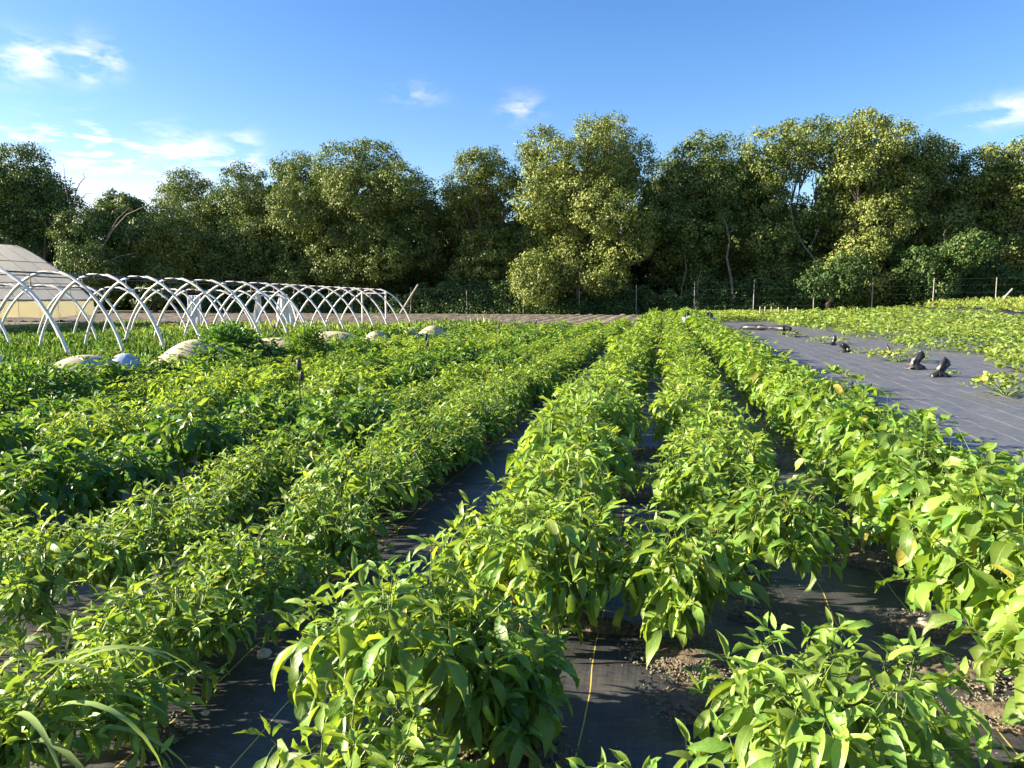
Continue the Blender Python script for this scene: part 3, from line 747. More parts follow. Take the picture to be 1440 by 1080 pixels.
# ------------------------------------------------------------------ greenhouse
def greenhouse():
    xr, ye, yb = -32.6, 37.5, 17.0; W_, HR = 10.6, 4.75
    t = empty('greenhouse', (xr-W_/2, (ye+yb)/2, 0)); tag(t, 'film-covered greenhouse with yellowed roll-up side at the left edge', 'greenhouse')
    cx = xr-W_/2
    def arch(z0=1.5, n=30, off=0.0):
        P = []
        for i in range(n+1):
            s = -1+2*i/n; a = abs(s)
            x = s*(W_/2+off)
            zz = z0+(HR+off-z0)*(1-a**1.36)**.95 if a < 1 else z0
            P.append((x, zz))
        return P
    A = arch(); ny = 60; V = []
    for j in range(ny+1):
        y = yb-(ye+yb)/2+(ye-yb)*j/ny; sag = .035*abs(math.sin(j*PI/4))
        for (x, z) in A: V.append((x, y, z-sag+.02*math.sin(x*3+j)))
    m = len(A); f = [(j*m+i, j*m+i+1, (j+1)*m+i+1, (j+1)*m+i) for j in range(ny) for i in range(m-1)]
    link('roof_film', mk('roof_film', V, [np.array(f)], M['film'], smooth=True), t)
    for j in range(0, 17):
        y = (ye-yb)*(j/16-.5); T = Tubes()
        T.add([(W_/2+.02, y, 0)]+[(x, y, z) for x, z in arch(1.5, 30, .03)][::-1]+[(-W_/2-.02, y, 0)], .016, 5)
        link('rib', T.mesh('rib', M['pipe']), t)
    for i in (3, 8, 15, 22, 27):
        T = Tubes(); T.add([(A[i][0], -(ye-yb)/2, A[i][1]+.03), (A[i][0], (ye-yb)/2, A[i][1]+.03)], .018, 5); link('purlin', T.mesh('purlin', M['darkpipe']), t)
    for s in (-1, 1):
        V = []; nu = 90
        for j in range(nu+1):
            y = (ye-yb)*(j/nu-.5)
            for q, z in enumerate((1.5, 1.0, .62+.05*math.sin(j*.31))): V.append((s*(W_/2+.04+.03*math.sin(j*.7+q)), y, z))
        f = [(j*3+q, j*3+q+1, (j+1)*3+q+1, (j+1)*3+q) for j in range(nu) for q in range(2)]
        link('side_curtain', mk('side_curtain', V, [np.array(f)], M['curtain'], smooth=True), t)
        T = Tubes(); T.add([(s*(W_/2+.07), -(ye-yb)/2, 1.52), (s*(W_/2+.07), (ye-yb)/2, 1.52)], .05, 6); link('hip_board', T.mesh('hip_board', M['greypost']), t)
        link('base_board', box_mesh('base_board', [(s*W_/2-.03, s*W_/2+.03, -(ye-yb)/2, (ye-yb)/2, 0, .28)], M['wood']), t)
    V = []; 
    for (x, z) in A: V += [(x, 0, z), (x, 0, .0)]
    f = [(2*i, 2*i+1, 2*i+3, 2*i+2) for i in range(m-1)]
    e = link('end_wall', mk('end_wall', V, [np.array(f)], M['film']), t); e.location = (0, -(ye-yb)/2, 0)
greenhouse()

# ------------------------------------------------------------------ weeds and grass on the left
def in_left(x, y): return x < -9.3
def grass_patch():
    n = 150000; y = 7+np.exp(rng.random(n)*2.05)*5.2-5; x = -9.15-rng.random(n)**1.3*(y*1.15)
    keep = (y > 6) & (y < 42) & (x > -34) & ~((x < -26) & (x > -31.5) & (y > 39)); x = x[keep]; y = y[keep]; n = len(x)
    cl = np.array([noise.noise((a*.5, b*.5, 2.2)) for a, b in zip(x, y)])
    Lb = (.17+.13*cl+.12*rng.random(n))*(1+.008*y)*np.where((x > -12.5), 1.7, 1); P = np.stack([x, y, np.zeros(n)], 1)
    D = rdir(n, 1.0); lv = lvs(n, .75, .15, .03); lv[:, 1] = np.clip(lv[:, 1]+.25-.5*cl-np.clip((y-26)/10, 0, .55), 0, 1)
    o = scatter('grass', P, D, upn(n, 1.0)*[1, 1, .2], Lb, .004+.0008*y, rng.uniform(.3, 1.3, n), lv, M['grass'], False)
    tag(o, 'long uncut green grass under and around the hoops', 'grass', kind='stuff')
    n = 40000; y = 8+np.exp(rng.random(n)*2.0)*4.8-5; x = -9.25-rng.random(n)*(y*1.1)
    cl = np.array([noise.noise((a*.35+7, b*.35, 5.2)) for a, b in zip(x, y)])
    keep = (cl > -.08) & (y < 40) & (x > -31); x, y, cl = x[keep], y[keep], cl[keep]; n = len(x)
    P = np.stack([x, y, (.08+.6*np.clip(cl+.12, 0, .6))*rng.random(n)*np.where(x > -13, 1.25, .75)], 1); S = (.04+.0025*y)*rng.uniform(.7, 1.3, n)
    lv = lvs(n, .5, .2); lv[:, 1] = np.clip(lv[:, 1]-np.clip((y-22)/14, 0, .5), 0, 1)
    o = scatter('weeds', P, rdir(n, .5), upn(n, .6), S*1.5, S*.7, rng.uniform(.2, 1, n), lv, M['grass'])
    tag(o, 'leafy weeds mixed into the grass around the hoops', 'weeds', kind='stuff')
grass_patch()
def bush(px, topy, h, r, nl, label, g, ls=.09):
    p = ground(px, topy, h); t = empty('bush', (p.x, p.y, 0)); tag(t, label, 'bush', None)
    a = rng.random(nl)*6.28; u = rng.random(nl); rr = r*np.sqrt(u); sh = np.sqrt(1-u)
    rad = rng.uniform(.7, 1.05, nl)
    lump = 1+.16*np.sin(a*5+1)*np.sin(sh*7)
    P = np.stack([np.cos(a)*rr*rad*lump, np.sin(a)*rr*rad*lump, h*(.12+.88*sh*rad)*lump], 1)
    D = nrm(P*[1, 1, .4]+rng.normal(0, .35*r, (nl, 3)))
    scatter('foliage', P, D, upn(nl, .7), ls*rng.uniform(.6, 1.3, nl), ls*.5*rng.uniform(.7, 1.2, nl), rng.uniform(.2, 1, nl), lvs(nl, g), M['leaf'], False, parent=t)
    T = Tubes()
    for q in range(7):
        a_ = q*.9; T.add([(0, 0, 0), (math.cos(a_)*r*.3, math.sin(a_)*r*.3, h*.4), (math.cos(a_)*r*.6, math.sin(a_)*r*.6, h*.75)], [.02, .012, .006], 5)
    link('stem', T.mesh('stem', M['stem']), t)
bush(320, 458, 1.05, .66, 3400, 'large dark green rounded bush between the cream cover and hoops', 1.0)
bush(430, 463, .95, .45, 1600, 'medium green bush right of the low pale cover', .65)
bush(418, 476, .66, .4, 1000, 'low green weed bush left of the middle domed cover', .6)
bush(20, 512, .8, 1.0, 2600, 'dark green weed clump at the left edge beneath the hoops', .75)

# near grass tufts
def tuft(x, y, specs, label, wid, g, z=0):
    t = tag(scatter_blades(specs, wid, g), label, 'grass clump'); t.location = (x, y, z); return t
def scatter_blades(specs, wid, g):
    # specs: (azimuth, elevation, length, curl)
    V = []; Fq = []; UV = []; LV = []; n0 = 0
    for az, el, Ln, cu in specs:
        seg = 14; p = np.array([rng.normal(0, .015), rng.normal(0, .015), 0.0]); d = np.array([math.cos(az)*math.cos(el), math.sin(az)*math.cos(el), math.sin(el)])
        s = np.array([-math.sin(az), math.cos(az), 0]); r = rng.random(); gg = min(1, max(0, g+rng.normal(0, .15)))
        th = el
        for i in range(seg+1):
            v = i/seg; th_ = el-cu*v**1.6; dd = np.array([math.cos(az)*math.cos(th_), math.sin(az)*math.cos(th_), math.sin(th_)])
            w = wid*min(1, .45+v*3)*(1-v**3.2); upv = np.cross(s, dd)*-1
            for k, q in ((-1, 0), (0, .5), (1, 1)):
                V.append(p+s*w*k*.5+upv*abs(k)*w*.14); UV.append((q, v)); LV.append((r, gg, 0))
            p = p+dd*Ln/seg
        for i in range(seg):
            for c in range(2):
                a = n0+i*3+c; Fq.append((a, a+1, a+4, a+3))
        n0 += (seg+1)*3
    return link('grass_clump', mk('grass_clump', V, [np.array(Fq)], M['grass'], UV, np.array(LV), smooth=True))
tuft(-2.10, 1.86, [(.25, 1.1, .8, 2.2), (-.5, 1.2, .9, 2.2), (.5, 1.0, .7, 1.9), (-.2, 1.35, .95, 2.1), (.15, 1.3, 1.05, 2.4), (-.1, 1.15, .95, 2.6), (.35, 1.3, .95, 2.4), (-.35, 1.0, .85, 2.2), (.05, .85, .85, 1.9), (-.6, 1.0, .5, 1.9), (.6, 1.35, .6, 1.6), (1.5, 1.2, .6, 1.7), (-.15, .55, .7, 1.4), (.2, .9, .75, 2.4), (2.6, 1.0, .5, 1.8)],
     'clump of long arching grass blades at the bottom left corner', .030, .3)
tuft(1.52, 3.55, [(2.9, 1.5, 1.12, .5), (2.5, 1.45, 1.08, .9), (.1, 1.35, 1.28, 2.2), (-.2, 1.4, 1.3, 1.9), (.4, 1.4, 1.22, 1.6), (-.9, 1.4, 1.15, 1.4)],
     'tall grass blades poking out of the top of the tall right-hand row', .034, .15)
tuft(-1.12, 4.3, [(rng.random()*6.28, rng.uniform(.8, 1.4), rng.uniform(.2, .42), rng.uniform(.3, 1.2)) for _ in range(26)],
     'wispy weed on the wide fabric strip beside the loose pepper plant', .007, .7)
p = ground(1425, 1075); tuft(p.x, p.y, [(rng.random()*6.28, rng.uniform(.5, 1.2), rng.uniform(.06, .12), .8) for _ in range(9)], 'tiny sprig at the bottom right corner', .012, .3)
def seedling(px, py, h, label, n=14):
    p = ground(px, py); t = empty('pepper_seedling', (p.x, p.y, 0), .4); tag(t, label, 'seedling')
    T = Tubes(); T.add([(0, 0, -.02), (.01, 0, h*.5), (0, .01, h)], [.004, .003, .002], 5); link('stem', T.mesh('stem', M['stem']), t)
    P = np.stack([np.zeros(n), np.zeros(n), np.linspace(h*.45, h, n)], 1); az = np.arange(n)*2.4
    D = np.stack([np.cos(az), np.sin(az), np.linspace(-.3, .8, n)], 1)
    scatter('foliage', P, D, upn(n, .2), np.linspace(.10, .05, n), np.linspace(.045, .022, n), np.full(n, .9), lvs(n, .35, .1), M['leaf'], True, 'lance', t)
seedling(993, 1012, .23, 'little seedling on dark soil left of the big bottom-right plant')
seedling(905, 690, .18, 'small sprout in the dark gap between the two centre rows', 10)

# ------------------------------------------------------------------ soil patches, crumbs, stones, stick
patches = [(962, 925, .20, .12), (990, 990, .18, .12), (1290, 882, .14, .07), (1345, 955, .2, .07), (1215, 790, .16, .10), (1190, 755, .15, .1),
           (895, 700, .22, .12), (760, 1065, .1, .06), (280, 870, .16, .12), (350, 745, .18, .14), (705, 1070, .16, .1), (1060, 868, .12, .04), (860, 885, .16, .03),
           (1410, 1010, .16, .07), (210, 1035, .12, .06), (905, 640, .2, .14), (1100, 650, .12, .2)]
CV = []; CF = []; cn = 0
def crumbs(x, y, rx, ry, n, smax=.011):
    global cn
    for _ in range(n):
        a = rng.random()*6.28; q = rng.random()**.6; px_, py_ = x+math.cos(a)*rx*q*1.15, y+math.sin(a)*ry*q*1.15
        s = rng.uniform(.0025, smax)*(.6+.4*rng.random()); c = np.array([px_, py_, terr(px_, py_)+.03+s*.3])
        oc = rng.normal(0, 1, (6, 3))*.3+np.array([(1, 0, 0), (-1, 0, 0), (0, 1, 0), (0, -1, 0), (0, 0, 1), (0, 0, -1)])
        oc *= [rng.uniform(.6, 2.0), 1, .7]
        b = rng.random()*6.28; Rm = np.array([[math.cos(b), -math.sin(b), 0], [math.sin(b), math.cos(b), 0], [0, 0, 1]])
        CV.append(c+(oc*s)@Rm.T)
        CF.append(np.array([(0, 2, 4), (2, 1, 4), (1, 3, 4), (3, 0, 4), (2, 0, 5), (1, 2, 5), (3, 1, 5), (0, 3, 5)])+cn); cn += 6
for (px, py, rx, ry) in patches:
    p = ground(px, py); nr, na = 7, 26; V = [(0, 0, .034)]
    for i in range(1, nr+1):
        for j in range(na):
            a = j*2*PI/na; k = 1+.35*fbm(math.cos(a)*1.3+px, math.sin(a)*1.3+py, 1, 2.0, 3)
            t = i/nr; V.append((math.cos(a)*rx*k*t, math.sin(a)*ry*k*t*1.3, .028*(1-t)+.028*(1-t**4)+.012*fbm(px+i*.9, j*.9, 1, 1, 2)-.012*(t > .99)))
    f3 = [(0, 1+j, 1+(j+1) % na) for j in range(na)]
    f4 = [(1+i*na+j, 1+(i+1)*na+j, 1+(i+1)*na+(j+1) % na, 1+i*na+(j+1) % na) for i in range(nr-1) for j in range(na)]
    o = link('soil_patch', mk('soil_patch', V, [np.array(f3), np.array(f4)], M['soil'], smooth=True), None, (p.x, p.y, 0)); tag(o, kind='structure')
    crumbs(p.x, p.y, rx*1.3, ry*1.7, int(5200*rx*ry*6))
for _ in range(800):
    crumbs(rng.uniform(-2.4, 2.2), rng.uniform(2.2, 6), .02, .02, 1, .008)
tag(link('soil_crumbs', mk('soil_crumbs', np.concatenate(CV), [np.concatenate(CF)], M['crumb'])), 'loose soil crumbs and grit scattered on the fabric', 'soil', kind='stuff')
def stone(px, py, s, label, seed):
    p = ground(px, py); V = []; nr, na = 9, 14
    for i in range(nr+1):
        th = PI*i/nr
        for j in range(na):
            a = j*2*PI/na; d = Vector((math.sin(th)*math.cos(a), math.sin(th)*math.sin(a), math.cos(th)))
            k = 1+.35*noise.noise(d*1.3+Vector((seed, 0, 0)))+.1*noise.noise(d*4+Vector((seed, 0, 0))); V.append((d.x*s*k*1.2, d.y*s*k*.9, d.z*s*k*.8+s*.55))
    f = [(i*na+j, i*na+(j+1) % na, (i+1)*na+(j+1) % na, (i+1)*na+j) for i in range(nr) for j in range(na)]
    o = link('stone', mk('stone', V, [np.array(f)], M['stone'], smooth=True), None, (p.x, p.y, .015)); tag(o, label, 'stone')
stone(371, 928, .028, 'pale grey stone on the fabric left of the big front plant', 1)
stone(1300, 887, .038, 'brown lumpy stone on a soil patch by the tall right row', 5)
stone(290, 1010, .013, 'tiny pale pebble on the fabric near the yellow thread', 9)
p = ground(1000, 1030); T = Tubes(); T.add([(-.09, .07, .045), (-.03, .02, .04), (.05, -.03, .035), (.12, -.09, .03)], [.013, .012, .011, .010], 8)
tag(link('stick', T.mesh('stick', M['deadwood']), None, (p.x, p.y, 0)), 'weathered stick lying on the soil beside the seedling', 'stick')

# ------------------------------------------------------------------ fence
def fence():
    t = empty('deer_fence', (0, 78, 0)); tag(t, 'line of tall weathered posts with thin wires in front of the trees', 'fence')
    pts = []
    for px, top in ((578, 404), (656, 408), (737, 403), (815, 402), (895, 400), (977, 396), (1061, 394), (1145, 393), (1228, 392), (1314, 391), (1402, 390), (1495, 388), (1590, 386), (495, 409), (412, 410), (325, 411)):
        yy = 80-6*max(0, (px-900))/540; q = onY(px, top, yy); pts.append((q.x, yy, q.z))
    pts.sort()
    for (x, y, z) in pts:
        g0 = terr(x, y)-.15; T = Tubes(); ln = rng.normal(0, .05)
        T.add([(x+ln, y, g0), (x+ln*.5, y, (g0+z)/2), (x, y, z)], [.05, .046, .042], 6); o = link('post', T.mesh('post', M['greypost']), t); o.matrix_parent_inverse = Matrix.Translation((0, -78, 0))
    for k in (.25, .5, .75, .97):
        T = Tubes(); T.add([(x, y-.1, terr(x, y)+k*(z-terr(x, y))) for x, y, z in pts], .003, 4); o = link('wire', T.mesh('wire', M['wire']), t); o.matrix_parent_inverse = Matrix.Translation((0, -78, 0))
fence()
def pole(px0, py0, px1, py1, y, r, label):
    a = onY(px0, py0, y); b = onY(px1, py1, y); T = Tubes(); T.add([tuple(a), tuple((a+b)/2), tuple(b)], [r*1.1, r, r*.8], 7)
    o = link('leaning_pole', T.mesh('leaning_pole', M['greypost'])); tag(o, label, 'pole')
pole(563, 441, 588, 400, 78.3, .13, 'leaning broken grey pole crossing a fence post right of the hoops')
pole(1400, 432, 1424, 406, 73, .09, 'leaning brace pole by the fence at the far right')
# short white stakes in a line in the crops
for i, (px, py) in enumerate([(1069, 431), (1076, 431), (1085, 431), (1095, 432), (1108, 432), (1120, 433)]):
    q = onY(px, py, 62); T = Tubes(); T.add([(0, 0, -.9), (0, 0, 0)], .045, 5)
    o = link('crop_stake', T.mesh('crop_stake', M['wood']), None, tuple(q)); tag(o, 'short pale stake in the line of stakes at the far field edge', 'stake', 'short stakes at the far field edge')

# ------------------------------------------------------------------ trees
def blob_leaves(centres, radii, per_area, size, g, gs, yl=0.0, clump=1.15, squash=.85, mingap=0):
    """lobes -> clumps of leaves on each lobe -> small leaf faces; every leaf a pointed folded face."""
    P = []; D = []; U = []; S = []; LV = []
    for c, r in zip(centres, radii):
        c = np.array(c); nc = max(8, int(15*(r/clump)**2))
        for _ in range(nc):
            d = nrm(rng.normal(0, 1, 3)); 
            rr = r*rng.uniform(.80, 1.0) if rng.random() < .85 else r*rng.uniform(.2, .75)
            cc = c+d*rr*[1, 1, squash]; cr = clump*rng.uniform(.55, 1.05)
            nl = max(6, int(per_area*cr*cr)); gc = g+rng.normal(0, gs*.7)
            dd = nrm(rng.normal(0, 1, (nl, 3))+[0, 0, .25]); q = cc+dd*(cr*rng.uniform(.3, .95, (nl, 1)))*[1, 1, .72]
            P.append(q); S.append(size*rng.uniform(.6, 1.35, nl))
            up = nrm(dd*.8+np.array([0, 0, .55])+d*.45+rng.normal(0, .38, (nl, 3))); U.append(up)
            D.append(nrm(np.cross(up, rng.normal(0, 1, (nl, 3)))-[0, 0, .25]))
            LV.append(np.stack([np.clip(rng.normal(.5, .22, nl), 0, 1), np.clip(rng.normal(gc, gs*.5, nl), 0, 1), (rng.random(nl) < yl)*.4], 1))
    P = np.concatenate(P); D = np.concatenate(D); U = np.concatenate(U); S = np.concatenate(S); LV = np.concatenate(LV)
    return leaves_lo(P, D, U, S, S*.62, rng.uniform(.1, .9, len(P)), rng.uniform(.05, .4, len(P)), LV)
def tree(name, lobes, y, label, cat='tree', g=.5, gs=.2, size=.40, dens=34, group='trees in the wood behind the fence', trunk=None, clump=1.15, bark='bark', limbs=True, dy=3.4, yl=0.0):
    """lobes: (px, py, r_px) as seen in the photograph; given real depth around y."""
    cs = []; rs = []
    for i, (px, py, rp) in enumerate(lobes):
        yy = y+rng.uniform(-dy, dy); q = onY(px, py+rp*.16, yy); sc = (yy*math.cos(YAW))/F
        cs.append(tuple(q)); rs.append(rp*1.22*sc)
    bx = (sum(c[0] for c in cs)/len(cs)) if trunk is None else onY(trunk, 430, y).x
    g0 = terr(bx, min(y, 75)) if y < 100 else 0
    t = empty(name, (bx, y, g0)); tag(t, label, cat, group)
    off = np.array([bx, y, g0])
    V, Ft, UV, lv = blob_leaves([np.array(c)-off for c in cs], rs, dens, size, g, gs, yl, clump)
    link('crown', mk('crown', V, [Ft], M['tree'], UV, lv), t)
    topz = max(c[2] for c in cs)-g0; T = Tubes(); fz = topz*.36
    T.add([(0, 0, -.3), (rng.normal(0, .2), 0, fz*.5), (rng.normal(0, .35), .2, fz), (rng.normal(0, .6), .3, topz*.62)], [.34, .26, .19, .06], 8)
    link('trunk', T.mesh('trunk', M[bark]), t)
    if limbs:
        T = Tubes()
        for c in cs:
            e = np.array(c)-off; st = np.array([0, .1, min(e[2]*.55, fz*rng.uniform(.6, 1.2))]); md = (st+e)/2+rng.normal(0, .5, 3)+[0, 0, .6]
            T.add([st, st*.6+md*.4+rng.normal(0, .15, 3), md, md*.45+e*.55+rng.normal(0, .2, 3), e], [.12, .10, .07, .045, .02], 6)
            for _ in range(3):
                e2 = e+rng.normal(0, .7, 3); T.add([md, (md+e2)/2+rng.normal(0, .25, 3), e2], [.06, .04, .015], 5)
        link('limb', T.mesh('limb', M[bark]), t)
    return t
TR = [
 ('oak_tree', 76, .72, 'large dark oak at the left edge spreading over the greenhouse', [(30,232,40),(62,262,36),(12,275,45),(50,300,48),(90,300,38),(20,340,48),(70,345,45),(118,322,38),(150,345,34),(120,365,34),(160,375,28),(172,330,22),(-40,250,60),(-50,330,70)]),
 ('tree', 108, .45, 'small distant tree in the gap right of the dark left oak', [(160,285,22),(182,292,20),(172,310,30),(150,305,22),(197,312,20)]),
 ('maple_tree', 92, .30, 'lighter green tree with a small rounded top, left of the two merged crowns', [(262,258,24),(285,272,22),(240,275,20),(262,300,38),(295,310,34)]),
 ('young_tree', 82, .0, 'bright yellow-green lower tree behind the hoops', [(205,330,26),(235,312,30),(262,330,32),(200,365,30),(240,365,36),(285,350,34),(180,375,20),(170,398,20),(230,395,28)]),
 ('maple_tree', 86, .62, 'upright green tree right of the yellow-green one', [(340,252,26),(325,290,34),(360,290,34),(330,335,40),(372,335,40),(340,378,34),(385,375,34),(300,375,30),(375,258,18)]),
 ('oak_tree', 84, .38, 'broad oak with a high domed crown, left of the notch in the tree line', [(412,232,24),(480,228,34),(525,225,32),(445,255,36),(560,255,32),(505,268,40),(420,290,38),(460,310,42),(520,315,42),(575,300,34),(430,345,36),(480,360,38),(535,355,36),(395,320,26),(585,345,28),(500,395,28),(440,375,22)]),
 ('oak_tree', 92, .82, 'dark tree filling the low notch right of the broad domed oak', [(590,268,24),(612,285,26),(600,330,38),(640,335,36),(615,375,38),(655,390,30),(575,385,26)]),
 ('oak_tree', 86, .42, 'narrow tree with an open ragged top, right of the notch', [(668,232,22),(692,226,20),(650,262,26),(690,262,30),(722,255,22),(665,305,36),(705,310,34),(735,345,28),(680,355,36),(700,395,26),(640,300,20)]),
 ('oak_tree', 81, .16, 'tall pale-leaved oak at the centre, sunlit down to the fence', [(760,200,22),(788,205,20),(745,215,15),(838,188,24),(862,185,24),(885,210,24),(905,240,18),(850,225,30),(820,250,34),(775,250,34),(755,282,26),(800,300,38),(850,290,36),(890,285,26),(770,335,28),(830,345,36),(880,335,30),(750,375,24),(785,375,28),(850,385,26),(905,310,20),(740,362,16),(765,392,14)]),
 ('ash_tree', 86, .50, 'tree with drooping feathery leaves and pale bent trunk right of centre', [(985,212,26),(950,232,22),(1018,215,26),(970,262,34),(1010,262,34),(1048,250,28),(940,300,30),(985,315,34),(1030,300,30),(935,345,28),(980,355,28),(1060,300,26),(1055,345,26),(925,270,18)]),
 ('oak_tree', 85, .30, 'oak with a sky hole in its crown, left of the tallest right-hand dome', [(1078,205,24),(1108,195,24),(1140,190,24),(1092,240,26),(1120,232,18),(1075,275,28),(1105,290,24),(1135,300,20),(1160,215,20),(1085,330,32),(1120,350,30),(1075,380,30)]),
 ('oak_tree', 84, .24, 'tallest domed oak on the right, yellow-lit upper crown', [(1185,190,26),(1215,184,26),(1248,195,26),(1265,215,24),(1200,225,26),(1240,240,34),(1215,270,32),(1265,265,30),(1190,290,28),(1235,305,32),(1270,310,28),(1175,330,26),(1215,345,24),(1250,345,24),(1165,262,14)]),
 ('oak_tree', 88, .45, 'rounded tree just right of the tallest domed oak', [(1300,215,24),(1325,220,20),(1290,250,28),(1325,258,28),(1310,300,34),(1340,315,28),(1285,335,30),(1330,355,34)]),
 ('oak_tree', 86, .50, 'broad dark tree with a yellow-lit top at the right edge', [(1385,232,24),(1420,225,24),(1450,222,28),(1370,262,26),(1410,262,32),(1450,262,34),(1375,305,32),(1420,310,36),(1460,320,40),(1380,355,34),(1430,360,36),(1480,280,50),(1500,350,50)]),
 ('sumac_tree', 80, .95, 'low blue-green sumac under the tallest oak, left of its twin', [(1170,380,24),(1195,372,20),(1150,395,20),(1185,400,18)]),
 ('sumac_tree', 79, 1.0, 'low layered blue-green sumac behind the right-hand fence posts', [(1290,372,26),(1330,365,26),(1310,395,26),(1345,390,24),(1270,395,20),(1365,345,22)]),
]
for nm, y, g_, lab, lb in TR:
    if y < 95 and 'young' not in nm and 'sumac' not in nm:
        xa = min(q[0] for q in lb)+18; xb = max(q[0] for q in lb)-12
        lb = lb+[(xx+rng.normal(0, 5), rng.uniform(372, 405), rng.uniform(20, 28)) for xx in np.arange(xa, xb, 34)]
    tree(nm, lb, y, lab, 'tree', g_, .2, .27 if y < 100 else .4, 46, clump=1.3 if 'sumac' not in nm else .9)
# beyond the frame on both sides, for the line of the wood
tree('oak_tree', [(-170, 250, 60), (-220, 300, 70), (-120, 320, 60), (-200, 370, 60)], 80, 'dark oak just outside the left edge', g=.6, dens=14, size=.55)
tree('oak_tree', [(1600, 240, 60), (1680, 260, 60), (1560, 310, 60), (1650, 340, 70)], 86, 'dark oak just outside the right edge', g=.5, dens=14, size=.55)

# dead branches
def branch(name, polys, y, label, parent_label=None):
    T = Tubes()
    for pl, r0, r1 in polys:
        P = [tuple(onY(px, py, y+rng.normal(0, .15))) for px, py in pl]; T.add(P, np.linspace(r0, r1, len(P))*.5, 6)
    o = link(name, T.mesh(name, M['deadwood'])); return o
tag(branch('dead_tree', [([(118,390),(135,362),(160,322),(178,302),(200,292),(212,286),(215,280)], .20, .06), ([(150,335),(165,308),(182,292)], .12, .05),
    ([(118,390),(130,375),(150,368),(170,360),(195,355)], .16, .04), ([(178,352),(182,340),(176,325)], .07, .03)], 73.5, ''), 'dead grey tree with a long bare limb over the greenhouse', 'dead tree')
tag(branch('dead_tree', [([(112,420),(108,350),(104,300),(107,268),(112,258),(119,250),(117,243)], .22, .05), ([(104,290),(122,272),(152,274),(160,276)], .10, .03),
     ([(100,300),(92,262),(90,235),(88,230)], .08, .03)], 75, ''), 'thin dead snag rising above the dark left oak', 'dead tree')
tag(branch('bare_tree', [([(1032,425),(1028,390),(1022,362),(1026,340),(1022,318),(1017,304)], .30, .14), ([(1022,330),(1034,322),(1040,318)], .12, .05)], 80.5, ''), 'pale bent bare trunk standing in front of the dark wood', 'tree trunk')
tag(branch('bare_tree', [([(1172,430),(1158,380),(1130,345),(1116,318),(1112,290)], .24, .08), ([(1136,352),(1146,335),(1152,318)], .12, .05), ([(1165,360),(1190,332),(1215,308),(1240,295),(1262,302)], .16, .05), ([(1198,322),(1225,318),(1245,322)], .09, .03), ([(1235,300),(1248,312),(1258,305)], .06, .03)], 81.5, ''), 'spreading bare grey limbs under the tallest oak', 'tree trunk')
for a in ([(957,432),(959,404),(965,380),(963,362)], [(980,430),(981,400),(986,378)], [(1330,345),(1327,330),(1330,320)]):
    tag(branch('bare_tree', [(a, .16, .08)], 80.5, ''), 'slim pale trunk caught by sun at the edge of the wood', 'tree trunk', 'slim trunks at the edge of the wood')

# undergrowth and the wood behind
def wall_leaves(x0, x1, n, yf, hmax, size, g, mat, name, label, cat, low=0.0):
    x = rng.uniform(x0, x1, n); 
    hh = hmax*(.75+.7*np.array([noise.noise((a*.22, 3.3, 1))+.5*noise.noise((a*.9, 1.3, 4)) for a in x]))
    z = low+hh*rng.random(n)**.85; y = yf+rng.random(n)*2.2+1.6*(z/hmax)
    y += .9*np.array([noise.noise((a*.6, b*.8, 7)) for a, b in zip(x, z)])
    P = np.stack([x, y, z+terr_np(x, np.minimum(y, 75))], 1); S = size*rng.uniform(.5, 1.3, n)
    D = nrm(np.stack([rng.normal(0, 1, n), rng.normal(-.5, .5, n), rng.normal(-.3, .5, n)], 1)); U = nrm(np.stack([rng.normal(0, .5, n), rng.normal(-.6, .4, n), rng.normal(.8, .3, n)], 1))
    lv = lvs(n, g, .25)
    o = scatter(name, P, D, U, S, S*.6, rng.uniform(.1, .9, n), lv, mat); tag(o, label, cat, kind='stuff'); return o
wall_leaves(-58, 42, 70000, 79.5, 4.0, .26, .97, M['tree'], 'undergrowth', 'dark vine-covered undergrowth along the fence', 'undergrowth')  # shade of the trees put into a darker leaf green
wall_leaves(-58, 42, 7000, 79.2, 1.3, .22, .45, M['grass'], 'verge_weeds', 'green weeds at the foot of the undergrowth', 'weeds')
def backdrop():
    cs = []; rs = []
    tops = [(-60,270),(0,250),(60,250),(110,310),(165,335),(210,335),(240,300),(300,290),(360,270),(420,250),(480,240),(550,245),(600,290),(640,300),(680,262),(735,290),(790,240),(850,225),(910,300),(960,250),(1010,240),(1060,240),(1110,300),(1160,300),(1200,225),(1250,225),(1300,255),(1350,270),(1400,255),(1460,250)]
    for px, py in tops:
        yy = 98
        for k, q in enumerate(range(int(py)+26, 432, 26)):
            p_ = onY(px+rng.normal(0, 12), q, yy+rng.uniform(-3, 3)); cs.append(np.array(p_)); rs.append(3.4)
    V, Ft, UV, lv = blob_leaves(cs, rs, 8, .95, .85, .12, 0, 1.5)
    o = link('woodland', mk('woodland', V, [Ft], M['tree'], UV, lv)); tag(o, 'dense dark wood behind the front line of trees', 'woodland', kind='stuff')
backdrop()

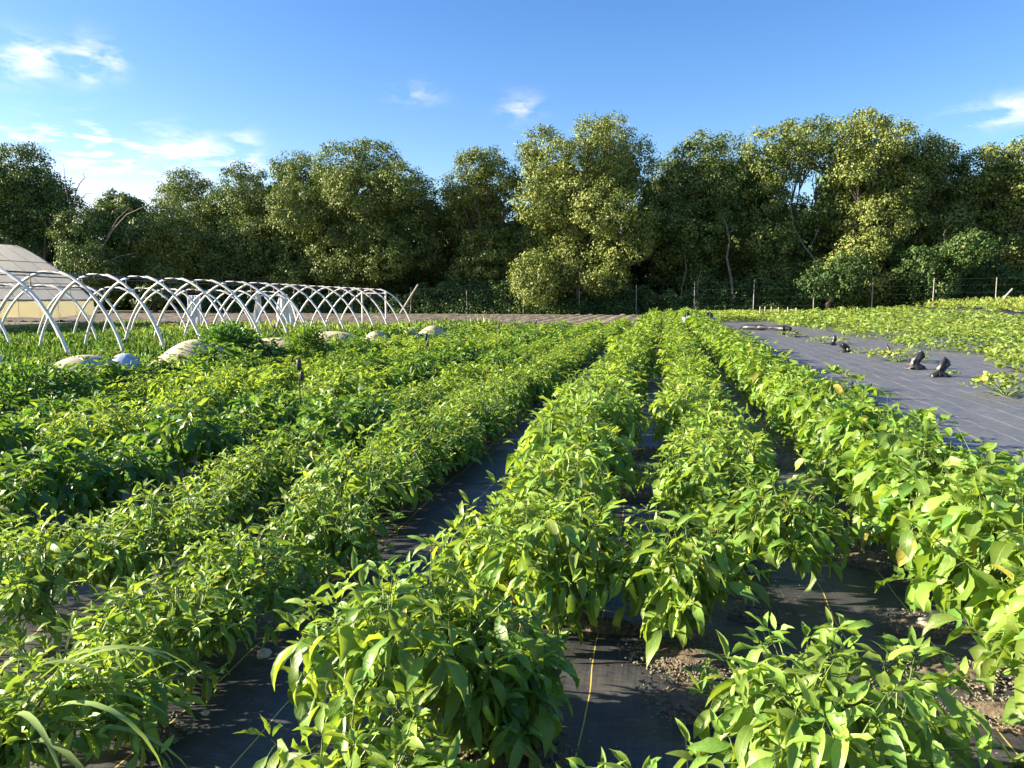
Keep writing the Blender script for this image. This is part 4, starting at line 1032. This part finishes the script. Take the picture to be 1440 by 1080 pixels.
# ------------------------------------------------------------------ light, sky
ELEV = R(21); AX = -1.0; AY = -.15; ln = math.hypot(AX, AY)
sdir = Vector((AX/ln*math.cos(ELEV), AY/ln*math.cos(ELEV), math.sin(ELEV)))
sd = bpy.data.lights.new('sun', 'SUN'); sun = bpy.data.objects.new('sun', sd); COL.objects.link(sun)
sd.energy = 5.0; sd.angle = R(.55); sd.color = (1.0, .87, .64); sun.rotation_euler = sdir.to_track_quat('Z', 'Y').to_euler()
w = bpy.data.worlds.new('World'); scene.world = w; w.use_nodes = True; nt = w.node_tree; nt.nodes.clear()
out = nt.nodes.new('ShaderNodeOutputWorld'); bg = nt.nodes.new('ShaderNodeBackground')
sky = nt.nodes.new('ShaderNodeTexSky'); sky.sky_type = 'NISHITA'; sky.sun_disc = False; sky.sun_elevation = ELEV
sky.sun_rotation = math.atan2(sdir.x, sdir.y); sky.air_density = 1.0; sky.dust_density = .6; sky.ozone_density = 2.0
hs = N(nt, 'ShaderNodeHueSaturation', i_Saturation=1.32, i_Value=1.2, i_Hue=.512); L(nt, sky.outputs[0], hs.inputs['Color'])
tc = nt.nodes.new('ShaderNodeTexCoord'); dirn = N(nt, 'ShaderNodeVectorMath', operation='NORMALIZE'); L(nt, tc.outputs['Generated'], dirn.inputs[0])
mp = N(nt, 'ShaderNodeMapping'); mp.inputs['Scale'].default_value = (1, 1, 2.6); L(nt, dirn.outputs[0], mp.inputs[0])
cn1 = N(nt, 'ShaderNodeTexNoise', i_Scale=20.0, i_Detail=7.0, i_Roughness=.6, i_Distortion=.3); L(nt, mp.outputs[0], cn1.inputs['Vector'])
mp2 = N(nt, 'ShaderNodeMapping'); mp2.inputs['Scale'].default_value = (1, 1, 5.5); L(nt, dirn.outputs[0], mp2.inputs[0])
cn2 = N(nt, 'ShaderNodeTexNoise', i_Scale=22.0, i_Detail=6.0, i_Roughness=.55); L(nt, mp2.outputs[0], cn2.inputs['Vector'])
def blobmask(lst):
    acc = None
    for px, py, rx, ry, s in lst:
        d = ray(px, py).normalized(); right = d.cross(Vector((0, 0, 1))).normalized(); up = right.cross(d)
        def dot(v, k):
            a = N(nt, 'ShaderNodeVectorMath', operation='DOT_PRODUCT'); L(nt, dirn.outputs[0], a.inputs[0]); a.inputs[1].default_value = v*k; return a.outputs['Value']
        a = dot(right, F/rx); b = dot(up, F/ry)
        r2 = mth(nt, 'ADD', mth(nt, 'MULTIPLY', a, a), mth(nt, 'MULTIPLY', b, b))
        mk_ = mth(nt, 'MULTIPLY', mth(nt, 'EXPONENT', mth(nt, 'MULTIPLY', r2, -1.0)), s)
        mk_ = mth(nt, 'MULTIPLY', mk_, mth(nt, 'GREATER_THAN', dot(d, 1.0), 0))
        acc = mk_ if acc is None else mth(nt, 'ADD', acc, mk_)
    return acc
puffy = blobmask([(30, 85, 38, 22, 1), (62, 72, 20, 9, .8), (120, 85, 17, 24, .95), (160, 84, 16, 17, .9), (732, 152, 24, 15, .9), (1402, 160, 42, 14, .9), (1450, 150, 30, 14, .8), (585, 132, 30, 14, .45), (270, 215, 36, 24, .95), (343, 210, 20, 22, .9), (300, 232, 70, 16, .6)])
streak = blobmask([(150, 205, 95, 24, 1.0), (85, 195, 90, 10, .6), (200, 225, 60, 12, .9), (90, 225, 70, 10, .7)])
c1 = mth(nt, 'MULTIPLY', puffy, ramp(nt, cn1.outputs[0], [(.44, (0, 0, 0)), (.70, (1, 1, 1))]))
c2 = mth(nt, 'MULTIPLY', streak, ramp(nt, cn2.outputs[0], [(.50, (0, 0, 0)), (.68, (.9, .9, .9))]))
veil = blobmask([(110, 320, 300, 62, .62)])
cm = mth(nt, 'MINIMUM', mth(nt, 'ADD', mth(nt, 'ADD', mth(nt, 'MULTIPLY', c1, .66), mth(nt, 'MULTIPLY', c2, .62)), mth(nt, 'MULTIPLY', veil, .8)), .9)
L(nt, mixc(nt, cm, hs.outputs[0], (8.6, 7.7, 8.4)), bg.inputs[0])
bg.inputs[1].default_value = .052
L(nt, bg.outputs[0], out.inputs[0])
vs = scene.view_settings; vs.view_transform = 'Standard'; vs.look = 'None'; vs.gamma = 1; vs.exposure = 2.05
scene.cycles.use_denoising = True
scene.cycles.max_bounces = 6; scene.cycles.transparent_max_bounces = 4; scene.cycles.transmission_bounces = 4; scene.cycles.diffuse_bounces = 2
